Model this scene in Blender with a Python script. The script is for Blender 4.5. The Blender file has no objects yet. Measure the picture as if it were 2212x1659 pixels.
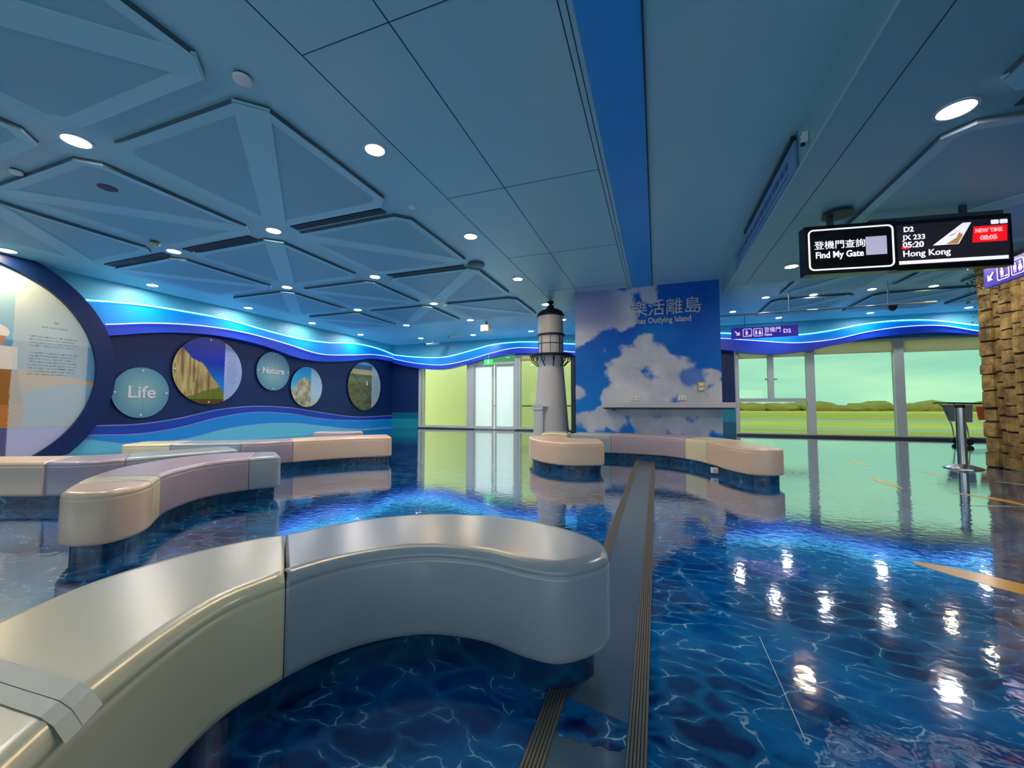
import bpy, bmesh, math, random
import numpy as np
from mathutils import Vector, Matrix
random.seed(7)
rng = np.random.RandomState(5)
sc = bpy.context.scene
COL = sc.collection

# ------------------------------------------------------------------ camera
cam_d = bpy.data.cameras.new('camera'); cam = bpy.data.objects.new('camera', cam_d); COL.objects.link(cam)
cam_d.sensor_width = 36.0; cam_d.lens = 36.0 * 870.0 / 2212.0
cam_d.clip_start = 0.03; cam_d.clip_end = 3000
cam.location = (0, 0, 1.05)
cam.rotation_euler = (math.radians(90 + 2.96), 0, math.radians(19.73))
sc.camera = cam
# ------------------------------------------------------------------ colour management
sc.view_settings.view_transform = 'Standard'
sc.view_settings.look = 'None'
sc.view_settings.gamma = 1.0
sc.view_settings.exposure = 0.0
sc.view_settings.use_curve_mapping = False
LAMP = 330.0          # radiance of the downlight diffusers
SKY = 4.2
# ------------------------------------------------------------------ world: pale overcast sky
w = bpy.data.worlds.new('sky'); sc.world = w; w.use_nodes = True
nt = w.node_tree; nt.nodes.clear()
out = nt.nodes.new('ShaderNodeOutputWorld'); bg = nt.nodes.new('ShaderNodeBackground')
tc = nt.nodes.new('ShaderNodeTexCoord'); mp = nt.nodes.new('ShaderNodeMapping')
mp.inputs['Scale'].default_value = (1.2, 1.2, 7.0)
nz = nt.nodes.new('ShaderNodeTexNoise'); nz.inputs['Scale'].default_value = 2.2; nz.inputs['Detail'].default_value = 5
cr = nt.nodes.new('ShaderNodeValToRGB')
cr.color_ramp.elements[0].position = .38; cr.color_ramp.elements[0].color = (.50, .66, .74, 1)
cr.color_ramp.elements[1].position = .66; cr.color_ramp.elements[1].color = (.86, .88, .84, 1)
nt.links.new(tc.outputs['Generated'], mp.inputs['Vector']); nt.links.new(mp.outputs[0], nz.inputs['Vector'])
nt.links.new(nz.outputs['Fac'], cr.inputs[0]); nt.links.new(cr.outputs[0], bg.inputs['Color'])
bg.inputs['Strength'].default_value = SKY
nt.links.new(bg.outputs[0], out.inputs[0])

# ------------------------------------------------------------------ helpers
def lin(c):
    return tuple((x / 255 / 12.92) if x / 255 <= .04045 else ((x / 255 + .055) / 1.055) ** 2.4 for x in c)

def principled(name):
    m = bpy.data.materials.new(name); m.use_nodes = True
    return m, m.node_tree, m.node_tree.nodes['Principled BSDF']

def mat(name, rgb, rough=.5, metal=0, spec=.5, var=0, vscale=3, coat=0, bump=0, bscale=40, emit=0, ecol=None):
    m, t, b = principled(name)
    c = lin(rgb) + (1,)
    b.inputs['Base Color'].default_value = c
    b.inputs['Roughness'].default_value = rough
    b.inputs['Metallic'].default_value = metal
    b.inputs['Specular IOR Level'].default_value = spec
    b.inputs['Coat Weight'].default_value = coat
    b.inputs['Coat Roughness'].default_value = .22; b.inputs['Coat IOR'].default_value = 1.8
    g = t.nodes.new('ShaderNodeNewGeometry')
    if var:
        n = t.nodes.new('ShaderNodeTexNoise'); n.inputs['Scale'].default_value = vscale; n.inputs['Detail'].default_value = 4
        r = t.nodes.new('ShaderNodeMapRange'); r.inputs[3].default_value = 1 - var; r.inputs[4].default_value = 1 + var
        mx = t.nodes.new('ShaderNodeMix'); mx.data_type = 'RGBA'; mx.blend_type = 'MULTIPLY'; mx.inputs[0].default_value = 1
        t.links.new(g.outputs['Position'], n.inputs['Vector']); t.links.new(n.outputs['Fac'], r.inputs[0])
        mx.inputs[6].default_value = c; t.links.new(r.outputs[0], mx.inputs[7]); t.links.new(mx.outputs[2], b.inputs['Base Color'])
    if bump:
        n = t.nodes.new('ShaderNodeTexNoise'); n.inputs['Scale'].default_value = bscale; n.inputs['Detail'].default_value = 3
        bp = t.nodes.new('ShaderNodeBump'); bp.inputs['Strength'].default_value = bump; bp.inputs['Distance'].default_value = .01
        t.links.new(g.outputs['Position'], n.inputs['Vector']); t.links.new(n.outputs['Fac'], bp.inputs['Height']); t.links.new(bp.outputs[0], b.inputs['Normal'])
    if emit:
        b.inputs['Emission Color'].default_value = (lin(ecol) if ecol else lin(rgb)) + (1,)
        b.inputs['Emission Strength'].default_value = emit
    return m

def mat_print(name, rough=.35, spec=.4, mul=1.0):
    m, t, b = principled(name)
    a = t.nodes.new('ShaderNodeAttribute'); a.attribute_name = 'print'
    t.links.new(a.outputs['Color'], b.inputs['Base Color'])
    b.inputs['Roughness'].default_value = rough; b.inputs['Specular IOR Level'].default_value = spec
    return m

def mat_glass(name, tint, refl=.06):
    m = bpy.data.materials.new(name); m.use_nodes = True; t = m.node_tree; t.nodes.clear()
    o = t.nodes.new('ShaderNodeOutputMaterial'); tr = t.nodes.new('ShaderNodeBsdfTransparent'); tr.inputs[0].default_value = tint + (1,)
    gl = t.nodes.new('ShaderNodeBsdfGlossy'); gl.inputs['Roughness'].default_value = .02; gl.inputs[0].default_value = (.8, .9, .85, 1)
    fr = t.nodes.new('ShaderNodeFresnel'); fr.inputs[0].default_value = 1.3
    mx = t.nodes.new('ShaderNodeMixShader')
    t.links.new(fr.outputs[0], mx.inputs[0]); t.links.new(tr.outputs[0], mx.inputs[1]); t.links.new(gl.outputs[0], mx.inputs[2]); t.links.new(mx.outputs[0], o.inputs[0])
    return m

def mat_frost(name, rgb, clear=.25):
    m = bpy.data.materials.new(name); m.use_nodes = True; t = m.node_tree; t.nodes.clear()
    o = t.nodes.new('ShaderNodeOutputMaterial'); tr = t.nodes.new('ShaderNodeBsdfTransparent'); tr.inputs[0].default_value = rgb + (1,)
    tl = t.nodes.new('ShaderNodeBsdfTranslucent'); tl.inputs[0].default_value = rgb + (1,)
    mx = t.nodes.new('ShaderNodeMixShader'); mx.inputs[0].default_value = clear
    t.links.new(tl.outputs[0], mx.inputs[1]); t.links.new(tr.outputs[0], mx.inputs[2]); t.links.new(mx.outputs[0], o.inputs[0])
    return m

def me_obj(name, mesh, mats, parent=None, at=None):
    o = bpy.data.objects.new(name, mesh); COL.objects.link(o)
    for m in (mats if isinstance(mats, (list, tuple)) else [mats]):
        if m: mesh.materials.append(m)
    if parent is not None:
        o.parent = parent
        r = parent
        while r.parent: r = r.parent
        off = r.location
        if off.length: mesh.transform(Matrix.Translation(-off))
    elif at is not None:
        mesh.transform(Matrix.Translation(-Vector(at))); o.location = at
    return o

def part(name, bm, mats, parent=None, smooth=False, at=None):
    """bm is in world coordinates"""
    bmesh.ops.recalc_face_normals(bm, faces=bm.faces)
    me = bpy.data.meshes.new(name); bm.to_mesh(me); bm.free()
    if smooth:
        for p in me.polygons: p.use_smooth = True
        try: me.set_sharp_from_angle(angle=math.radians(40))
        except Exception: pass
    return me_obj(name, me, mats, parent, at)

def thing(name, label, cat, loc, group=None):
    o = bpy.data.objects.new(name, None); COL.objects.link(o); o.location = loc
    o.empty_display_size = .1
    o['label'] = label; o['category'] = cat
    if group: o['group'] = group
    return o

def tag(o, label, cat, group=None, kind=None):
    if label: o['label'] = label
    if cat: o['category'] = cat
    if group: o['group'] = group
    if kind: o['kind'] = kind
    return o

def struct(o, label=None, cat=None):
    o['kind'] = 'structure'
    if label: o['label'] = label
    if cat: o['category'] = cat
    return o

def NB(): return bmesh.new()

def box(bm, x0, x1, y0, y1, z0, z1, mi=0, bev=0):
    vs = [bm.verts.new(p) for p in ((x0,y0,z0),(x1,y0,z0),(x1,y1,z0),(x0,y1,z0),(x0,y0,z1),(x1,y0,z1),(x1,y1,z1),(x0,y1,z1))]
    fs = [bm.faces.new([vs[i] for i in q]) for q in ((0,3,2,1),(4,5,6,7),(0,1,5,4),(1,2,6,5),(2,3,7,6),(3,0,4,7))]
    for f in fs: f.material_index = mi
    if bev:
        es = list({e for f in fs for e in f.edges})
        bmesh.ops.bevel(bm, geom=es, offset=bev, segments=2, profile=.5, affect='EDGES')
    return bm

def obox(bm, P, U, V, W, mi=0):
    """box from corner P with edge vectors"""
    P, U, V, W = map(Vector, (P, U, V, W))
    c = [P, P+U, P+U+V, P+V, P+W, P+U+W, P+U+V+W, P+V+W]
    vs = [bm.verts.new(p) for p in c]
    for q in ((0,3,2,1),(4,5,6,7),(0,1,5,4),(1,2,6,5),(2,3,7,6),(3,0,4,7)):
        bm.faces.new([vs[i] for i in q]).material_index = mi
    return bm

def tube(bm, pts, r, n=8, cap=True, mi=0):
    pts = [Vector(p) for p in pts]; rings = []
    up = Vector((0, 0, 1))
    for i, p in enumerate(pts):
        d = (pts[min(i+1, len(pts)-1)] - pts[max(i-1, 0)]).normalized()
        a = d.cross(up)
        if a.length < 1e-3: a = d.cross(Vector((1, 0, 0)))
        a.normalize(); b = a.cross(d).normalized()
        rr = r[i] if isinstance(r, (list, tuple)) else r
        rings.append([bm.verts.new(p + rr*(a*math.cos(2*math.pi*k/n) + b*math.sin(2*math.pi*k/n))) for k in range(n)])
    for A, B in zip(rings, rings[1:]):
        for k in range(n): bm.faces.new([A[k], A[(k+1) % n], B[(k+1) % n], B[k]]).material_index = mi
    if cap:
        bm.faces.new(rings[0][::-1]).material_index = mi; bm.faces.new(rings[-1]).material_index = mi
    return bm

def lathe(bm, prof, c, n=32, mi=0, cap=True):
    rings = []
    for r, z in prof:
        rings.append([bm.verts.new((c[0]+r*math.cos(2*math.pi*k/n), c[1]+r*math.sin(2*math.pi*k/n), c[2]+z)) for k in range(n)])
    for A, B in zip(rings, rings[1:]):
        for k in range(n): bm.faces.new([A[k], A[(k+1) % n], B[(k+1) % n], B[k]]).material_index = mi
    if cap:
        bm.faces.new(rings[0][::-1]).material_index = mi; bm.faces.new(rings[-1]).material_index = mi
    return bm

def prism(bm, pts, z0, z1, mi=0):
    a = [bm.verts.new((p[0], p[1], z0)) for p in pts]; b = [bm.verts.new((p[0], p[1], z1)) for p in pts]
    n = len(pts)
    bm.faces.new(a[::-1]).material_index = mi; bm.faces.new(b).material_index = mi
    for k in range(n): bm.faces.new([a[k], a[(k+1) % n], b[(k+1) % n], b[k]]).material_index = mi
    return bm

def plate(bm, O, U, V, N, pts, d0, d1, mi=0):
    """extruded polygon: 2D pts in frame (O,U,V), from depth d0 to d1 along N"""
    O, U, V, N = map(Vector, (O, U, V, N))
    a = [bm.verts.new(O+U*p[0]+V*p[1]+N*d0) for p in pts]; b = [bm.verts.new(O+U*p[0]+V*p[1]+N*d1) for p in pts]
    n = len(pts)
    bm.faces.new(a[::-1]).material_index = mi; bm.faces.new(b).material_index = mi
    for k in range(n): bm.faces.new([a[k], a[(k+1) % n], b[(k+1) % n], b[k]]).material_index = mi
    return bm

def rrect(x0, x1, y0, y1, r, n=5):
    P = []
    for cx, cy, a0 in ((x1-r, y0+r, -90), (x1-r, y1-r, 0), (x0+r, y1-r, 90), (x0+r, y0+r, 180)):
        for k in range(n+1):
            a = math.radians(a0 + 90*k/n); P.append((cx+r*math.cos(a), cy+r*math.sin(a)))
    return P

def frame_ring(bm, O, U, V, N, outer, inner, d0, d1, mi=0):
    O, U, V, N = map(Vector, (O, U, V, N)); n = len(outer)
    q = lambda p, d: bm.verts.new(O+U*p[0]+V*p[1]+N*d)
    a = [q(p, d0) for p in outer]; b = [q(p, d1) for p in outer]; c = [q(p, d1) for p in inner]; d = [q(p, d0) for p in inner]
    for k in range(n):
        j = (k+1) % n
        for s in ((a, b), (b, c), (c, d), (d, a)):
            bm.faces.new([s[0][k], s[0][j], s[1][j], s[1][k]]).material_index = mi
    return bm

def lettering(name, body, size, O, U, V, mats, parent, bold=0.0, align='LEFT', depth=.004, squeeze=1.0, shear=0.0):
    cu = bpy.data.curves.new(name, 'FONT'); cu.body = body; cu.size = size; cu.extrude = depth; cu.offset = bold
    cu.align_x = align; cu.shear = shear; cu.resolution_u = 3
    o = bpy.data.objects.new(name, cu); COL.objects.link(o)
    dg = bpy.context.evaluated_depsgraph_get(); me = bpy.data.meshes.new_from_object(o.evaluated_get(dg))
    bpy.data.objects.remove(o)
    U = Vector(U).normalized(); V = Vector(V).normalized(); N = U.cross(V)
    M = Matrix(((U.x*squeeze, V.x, N.x, O[0]), (U.y*squeeze, V.y, N.y, O[1]), (U.z*squeeze, V.z, N.z, O[2]), (0, 0, 0, 1)))
    me.transform(M); me.materials.clear(); me.name = name
    return me_obj(name, me, mats, parent)

def cubic(P):
    xs = np.array([p[0] for p in P], float); ys = np.array([p[1] for p in P], float)
    m = np.gradient(ys, xs)
    def f(x):
        x = min(max(x, xs[0]), xs[-1]); i = int(min(max(np.searchsorted(xs, x)-1, 0), len(xs)-2))
        h = xs[i+1]-xs[i]; t = (x-xs[i])/h
        return float((2*t**3-3*t**2+1)*ys[i] + (t**3-2*t**2+t)*h*m[i] + (-2*t**3+3*t**2)*ys[i+1] + (t**3-t**2)*h*m[i+1])
    return f

def spline(P, n):
    """Catmull-Rom through P resampled to n points by arc length"""
    P = [Vector((p[0], p[1])) for p in P]; Q = [2*P[0]-P[1]] + P + [2*P[-1]-P[-2]]; out_ = []
    for i in range(1, len(Q)-2):
        for k in range(16):
            t = k/16; a, b, c, d = Q[i-1], Q[i], Q[i+1], Q[i+2]
            out_.append(.5*((2*b)+(-a+c)*t+(2*a-5*b+4*c-d)*t*t+(-a+3*b-3*c+d)*t**3))
    out_.append(P[-1])
    L = [0]
    for a, b in zip(out_, out_[1:]): L.append(L[-1]+(b-a).length)
    r = []
    for k in range(n):
        s = L[-1]*k/(n-1); i = max(0, min(len(L)-2, int(np.searchsorted(L, s))-1)); f = (s-L[i])/max(L[i+1]-L[i], 1e-9)
        r.append(out_[i].lerp(out_[i+1], f))
    return r

def vnoise(x, y, seed=0):
    r = np.random.RandomState(seed); T = r.rand(256, 256)
    xi = np.floor(x).astype(int); yi = np.floor(y).astype(int); fx = x-xi; fy = y-yi
    fx = fx*fx*(3-2*fx); fy = fy*fy*(3-2*fy); a = T[xi % 256, yi % 256]; b = T[(xi+1) % 256, yi % 256]; c = T[xi % 256, (yi+1) % 256]; d = T[(xi+1) % 256, (yi+1) % 256]
    return (a*(1-fx)+b*fx)*(1-fy)+(c*(1-fx)+d*fx)*fy
def fbm(x, y, seed=0, o=5):
    s = 0; a = .5; 
    for k in range(o): s = s+a*vnoise(x*2**k, y*2**k, seed+k); a *= .5
    return s
def L3(c): return np.array(lin(c))
def blend(col, m, c):
    m = np.clip(m, 0, 1)[..., None]; return col*(1-m)+(c if isinstance(c, np.ndarray) and c.ndim > 1 else np.array(c))*m
def sst(a, b, x): t = np.clip((x-a)/(b-a), 0, 1); return t*t*(3-2*t)

def printed(name, pos, col, mats, parent=None, at=None):
    """grid mesh with colour attribute. pos (n,m,3), col (n,m,3)"""
    n, m = pos.shape[:2]; idx = np.arange(n*m).reshape(n, m)
    F = np.stack([idx[:-1, :-1], idx[1:, :-1], idx[1:, 1:], idx[:-1, 1:]], -1).reshape(-1, 4)
    me = bpy.data.meshes.new(name); me.from_pydata(pos.reshape(-1, 3).tolist(), [], F.tolist())
    ca = me.color_attributes.new('print', 'FLOAT_COLOR', 'POINT')
    c4 = np.concatenate([col.reshape(-1, 3), np.ones((n*m, 1))], 1).astype(np.float32); ca.data.foreach_set('color', c4.ravel())
    return me_obj(name, me, mats, parent, at)

# ------------------------------------------------------------------ materials
def floor_mat(name, plinth=False):
    m, t, b = principled(name)
    g = t.nodes.new('ShaderNodeNewGeometry')
    n1 = t.nodes.new('ShaderNodeTexNoise'); n1.inputs['Scale'].default_value = 3.4; n1.inputs['Detail'].default_value = 4
    t.links.new(g.outputs['Position'], n1.inputs['Vector'])
    mix = t.nodes.new('ShaderNodeMix'); mix.data_type = 'VECTOR'; mix.inputs[0].default_value = .2
    t.links.new(g.outputs['Position'], mix.inputs[4]); t.links.new(n1.outputs['Color'], mix.inputs[5])
    st = t.nodes.new('ShaderNodeMapping'); st.inputs['Scale'].default_value = (.62, 1.25, 1.1); st.inputs['Rotation'].default_value = (0, 0, .25)
    t.links.new(mix.outputs[1], st.inputs['Vector'])
    v = t.nodes.new('ShaderNodeTexVoronoi'); v.feature = 'DISTANCE_TO_EDGE'; v.inputs['Scale'].default_value = 9.5; v.inputs['Randomness'].default_value = .85
    t.links.new(st.outputs[0], v.inputs['Vector'])
    r = t.nodes.new('ShaderNodeMapRange'); r.inputs[1].default_value = 0; r.inputs[2].default_value = .026; r.inputs[3].default_value = 1; r.inputs[4].default_value = 0; r.interpolation_type = 'SMOOTHERSTEP'
    t.links.new(v.outputs['Distance'], r.inputs[0])
    r2 = t.nodes.new('ShaderNodeMapRange'); r2.inputs[1].default_value = 0; r2.inputs[2].default_value = .22; r2.inputs[3].default_value = 1; r2.inputs[4].default_value = 0; r2.interpolation_type = 'SMOOTHERSTEP'
    t.links.new(v.outputs['Distance'], r2.inputs[0])
    # broken-up lines
    n2 = t.nodes.new('ShaderNodeTexNoise'); n2.inputs['Scale'].default_value = 10; n2.inputs['Detail'].default_value = 2
    t.links.new(g.outputs['Position'], n2.inputs['Vector'])
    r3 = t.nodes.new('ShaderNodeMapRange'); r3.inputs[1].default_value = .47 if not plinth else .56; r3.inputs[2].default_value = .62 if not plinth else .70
    t.links.new(n2.outputs['Fac'], r3.inputs[0])
    mu = t.nodes.new('ShaderNodeMath'); mu.operation = 'MULTIPLY'; t.links.new(r.outputs[0], mu.inputs[0]); t.links.new(r3.outputs[0], mu.inputs[1])
    # body colour
    n3 = t.nodes.new('ShaderNodeTexNoise'); n3.inputs['Scale'].default_value = 3.0; n3.inputs['Detail'].default_value = 3
    t.links.new(st.outputs[0], n3.inputs['Vector'])
    c1 = t.nodes.new('ShaderNodeValToRGB')
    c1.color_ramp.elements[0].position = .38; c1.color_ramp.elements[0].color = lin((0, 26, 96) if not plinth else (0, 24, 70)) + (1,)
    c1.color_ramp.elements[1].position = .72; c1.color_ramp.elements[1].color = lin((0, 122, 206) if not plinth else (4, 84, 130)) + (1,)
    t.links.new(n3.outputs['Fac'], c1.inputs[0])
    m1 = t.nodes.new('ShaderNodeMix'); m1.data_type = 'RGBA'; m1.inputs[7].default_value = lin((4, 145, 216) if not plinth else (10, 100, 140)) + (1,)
    sc_ = t.nodes.new('ShaderNodeMath'); sc_.operation = 'MULTIPLY'; sc_.inputs[1].default_value = .45; t.links.new(r2.outputs[0], sc_.inputs[0])
    t.links.new(sc_.outputs[0], m1.inputs[0]); t.links.new(c1.outputs[0], m1.inputs[6])
    m2 = t.nodes.new('ShaderNodeMix'); m2.data_type = 'RGBA'; m2.inputs[7].default_value = lin((196, 228, 245)) + (1,)
    t.links.new(mu.outputs[0], m2.inputs[0]); t.links.new(m1.outputs[2], m2.inputs[6]); t.links.new(m2.outputs[2], b.inputs['Base Color'])
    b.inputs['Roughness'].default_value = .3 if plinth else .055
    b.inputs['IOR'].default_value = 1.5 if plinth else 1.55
    # slight unevenness of the coating
    wv = t.nodes.new('ShaderNodeTexNoise'); wv.inputs['Scale'].default_value = 14; wv.inputs['Detail'].default_value = 2
    t.links.new(g.outputs['Position'], wv.inputs['Vector'])
    bp = t.nodes.new('ShaderNodeBump'); bp.inputs['Strength'].default_value = .05 if not plinth else .02; bp.inputs['Distance'].default_value = .02
    t.links.new(wv.outputs['Fac'], bp.inputs['Height']); t.links.new(bp.outputs[0], b.inputs['Normal'])
    if not plinth:   # thick clear coating that turns mirror-like towards grazing angles
        o = t.nodes['Material Output']; gl = t.nodes.new('ShaderNodeBsdfGlossy'); gl.inputs['Roughness'].default_value = .05
        lw = t.nodes.new('ShaderNodeLayerWeight'); lw.inputs['Blend'].default_value = .5
        pw = t.nodes.new('ShaderNodeMath'); pw.operation = 'POWER'; pw.inputs[1].default_value = 3.5
        ml = t.nodes.new('ShaderNodeMath'); ml.operation = 'MULTIPLY'; ml.inputs[1].default_value = 1.12; ml.use_clamp = True
        mx = t.nodes.new('ShaderNodeMixShader'); t.links.new(bp.outputs[0], gl.inputs['Normal']); t.links.new(bp.outputs[0], lw.inputs['Normal'])
        t.links.new(lw.outputs['Facing'], pw.inputs[0]); t.links.new(pw.outputs[0], ml.inputs[0]); t.links.new(ml.outputs[0], mx.inputs[0])
        t.links.new(b.outputs[0], mx.inputs[1]); t.links.new(gl.outputs[0], mx.inputs[2]); t.links.new(mx.outputs[0], o.inputs['Surface'])
    return m

M = {}
M['floor'] = floor_mat('floor_water_print')
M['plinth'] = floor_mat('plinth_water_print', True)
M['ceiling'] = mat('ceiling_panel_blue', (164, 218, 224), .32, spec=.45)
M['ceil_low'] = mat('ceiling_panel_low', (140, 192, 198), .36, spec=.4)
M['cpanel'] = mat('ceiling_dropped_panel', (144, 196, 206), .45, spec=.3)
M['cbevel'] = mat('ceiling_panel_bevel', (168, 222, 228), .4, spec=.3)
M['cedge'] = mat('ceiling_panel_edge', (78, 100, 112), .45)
M['joint'] = mat('joint_dark', (40, 58, 72), .7)
M['jointlight'] = mat('joint_bright_edge', (190, 220, 225), .35)
M['ceil_blue'] = mat('ceiling_strip_blue', (0, 165, 240), .35)
M['navy'] = mat('wall_navy', (8, 42, 92), .42, spec=.35)
M['ringnavy'] = mat('ring_navy', (4, 34, 88), .4, spec=.35)
M['teal'] = mat('wall_teal', (86, 170, 190), .5)
M['cyanband'] = mat('band_cyan', (0, 150, 225), .3)
M['blueband'] = mat('band_blue', (22, 70, 205), .3)
M['line'] = mat('wave_line', (125, 130, 205), .4)
M['deepblue'] = mat('wave_deep_blue', (0, 62, 170), .4)
M['midblue'] = mat('wave_mid_blue', (0, 135, 215), .4)
M['palecyan'] = mat('wave_pale_cyan', (90, 190, 218), .4)
M['tealdark'] = mat('wave_teal_dark', (0, 100, 128), .4)
M['tealmid'] = mat('wave_teal_mid', (10, 140, 160), .4)
M['ledcyan'] = mat('led_cyan', (190, 245, 255), .5, emit=4.5, ecol=(95, 215, 255))
M['ledviolet'] = mat('led_violet', (190, 200, 255), .5, emit=3.2, ecol=(125, 145, 255))
M['frame'] = mat('window_frame_aluminium', (188, 198, 196), .35, spec=.5)
M['framedark'] = mat('frame_gasket', (50, 60, 62), .5)
M['blind'] = mat_frost('roller_blind', lin((255, 232, 225)), .12)
M['post'] = mat('dark_post', (26, 38, 60), .5)
M['gA'] = mat_glass('glass_mint', (.385, .515, .41))
M['gB'] = mat_glass('glass_lime', (.70, .735, .50))
M['gC'] = mat_glass('glass_transom', (.25, .50, .34))
M['frost'] = mat_frost('glass_frosted', (.80, .84, .86), .35)
M['white'] = mat('white_paint', (214, 214, 218), .45)
M['lhwhite'] = mat('lighthouse_white', (196, 198, 206), .5, spec=.4, var=.04)
M['lhglass'] = mat('lighthouse_lantern', (186, 186, 184), .35, var=.15, vscale=22)
M['black'] = mat('black_iron', (14, 16, 18), .4)
M['counter'] = mat('counter_white', (196, 198, 206), .3)
M['screwcap'] = mat('screw_cap', (205, 215, 220), .3)
M['steel'] = mat('stainless_steel', (190, 192, 196), .22, metal=1)
M['alu'] = mat('ribbed_aluminium', (158, 150, 134), .38, metal=.7)
M['aludark'] = mat('rib_groove', (70, 64, 54), .6)
M['plate'] = mat('joint_cover_plate', (118, 142, 158), .24, metal=.55, bump=.03, bscale=8)
M['cream'] = mat('vinyl_cream', (240, 230, 188), .27, coat=.22, spec=.6, var=.03, bump=.02, bscale=120)
M['greyblue'] = mat('vinyl_grey_blue', (166, 178, 184), .27, coat=.22, spec=.6, var=.03, bump=.02, bscale=120)
M['tan'] = mat('vinyl_tan', (240, 206, 176), .3, coat=.22, spec=.5, var=.03)
M['mauve'] = mat('vinyl_mauve', (182, 166, 178), .3, coat=.22, spec=.5, var=.03)
M['band'] = mat('tape_pale', (218, 222, 208), .4, spec=.4)
M['yellow'] = mat('floor_arrow_yellow', (228, 168, 62), .2, spec=.7)
M['palearrow'] = mat('floor_arrow_pale', (150, 170, 150), .2, spec=.7)
M['signblue'] = mat('sign_face_blue', (30, 8, 150), .4, emit=.32, ecol=(40, 14, 200))
M['signwhite'] = mat('sign_symbol_white', (235, 215, 245), .4, emit=.75, ecol=(235, 205, 250))
M['scrblack'] = mat('screen_black', (10, 8, 8), .15)
M['scrgrey'] = mat('screen_grey', (50, 44, 54), .2, emit=.05, ecol=(90, 80, 95))
M['scrwhite'] = mat('screen_white', (240, 240, 245), .3, emit=.85, ecol=(240, 238, 245))
M['scrred'] = mat('screen_red', (235, 10, 20), .3, emit=.8, ecol=(250, 20, 30))
M['scrredtxt'] = mat('screen_pink_text', (255, 170, 170), .3, emit=.8, ecol=(255, 180, 180))
M['scrgold'] = mat('screen_gold', (200, 150, 100), .3, emit=.5, ecol=(205, 155, 110))
M['lamp'] = mat('downlight_diffuser', (255, 250, 240), .5, emit=LAMP, ecol=(255, 243, 232))
M['lampwarm'] = mat('downlight_diffuser_warm', (255, 236, 200), .5, emit=LAMP, ecol=(255, 222, 170))
M['trimw'] = mat('downlight_trim', (205, 215, 220), .35)
M['print'] = mat_print('printed_panel', .22, .5)
M['mural'] = mat_print('mural_print', .5, .25)
M['exitgreen'] = mat('exit_green', (40, 190, 90), .4, emit=.6, ecol=(60, 220, 110))
M['vent'] = mat('vent_dark', (58, 62, 76), .5)
M['cam'] = mat('device_white', (240, 240, 232), .4)
M['beige'] = mat('socket_beige', (200, 186, 120), .4)
M['banner'] = mat('banner_pale_blue', (120, 165, 205), .5)
M['bantxt'] = mat('banner_text', (60, 95, 145), .5)
M['leaf'] = mat('vine_leaf', (52, 92, 40), .5)
M['orange'] = mat('trolley_panel_orange', (190, 92, 52), .5)
M['grass'] = mat('grass_field', (248, 208, 96), .9, var=.25, vscale=.05)
M['grass2'] = mat('grass_dark', (222, 186, 84), .9, var=.25, vscale=.08)
M['tarmac'] = mat('runway_grey', (205, 196, 176), .9, var=.08, vscale=.1)
M['tree'] = mat('tree_far', (190, 158, 92), .9, var=.35, vscale=.15)
M['outwall'] = mat('pale_outside_wall', (232, 232, 205), .8)
M['outfloor'] = mat('pale_outside_floor', (215, 215, 205), .8)

def rock_mat():
    m, t, b = principled('basalt_rock')
    g = t.nodes.new('ShaderNodeNewGeometry'); n = t.nodes.new('ShaderNodeTexNoise'); n.inputs['Scale'].default_value = 5; n.inputs['Detail'].default_value = 8; n.inputs['Roughness'].default_value = .7
    t.links.new(g.outputs['Position'], n.inputs['Vector'])
    c = t.nodes.new('ShaderNodeValToRGB'); e = c.color_ramp.elements
    e[0].position = .3; e[0].color = lin((58, 42, 24)) + (1,); e[1].position = .72; e[1].color = lin((200, 168, 96)) + (1,)
    k = e.new(.5); k.color = lin((142, 116, 64)) + (1,)
    t.links.new(n.outputs['Fac'], c.inputs[0]); t.links.new(c.outputs[0], b.inputs['Base Color']); b.inputs['Roughness'].default_value = .75
    bp = t.nodes.new('ShaderNodeBump'); bp.inputs['Strength'].default_value = .6; bp.inputs['Distance'].default_value = .03
    t.links.new(n.outputs['Fac'], bp.inputs['Height']); t.links.new(bp.outputs[0], b.inputs['Normal'])
    return m
M['rock'] = rock_mat(); M['crack'] = mat('rock_crack_dark', (52, 38, 24), .9)  # crack: dark colour on the block ends, drawing the cracks

# ------------------------------------------------------------------ room shell
XW, YW, HC, HL = -11.6, 15.8, 3.85, 3.46
YR, XR = -5.0, 11.5
bm = NB(); box(bm, XW-.3, XR+.3, YR-.3, YW+.1, -.2, 0)
struct(part('floor', bm, M['floor']))

bm = NB(); box(bm, XW-.3, XR+.3, YR-.3, YW+.4, HC, HC+.2)
ceil = struct(part('ceiling', bm, M['ceiling']))
# joints between the flat sheets
bm = NB()
for x in (-2.63, -1.80, -.60, -.545):
    box(bm, x-.004, x+.004, YR, YW, HC-.003, HC+.001)
for y in (-.05, 2.34, 4.73, 7.1, 9.5, 11.9, 14.3):
    box(bm, -2.63, -.60, y-.0025, y+.0025, HC-.003, HC+.001)
part('joint_line', bm, M['joint'], ceil)
# blue expansion strip over the floor joint
bm = NB(); box(bm, -.50, -.055, YR, 9.9, HC-.012, HC+.001); box(bm, -.055, -.04, YR, 9.9, HC-.022, HC+.001, 1)
struct(part('trim_1', bm, [M['ceil_blue'], M['joint']]))

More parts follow.
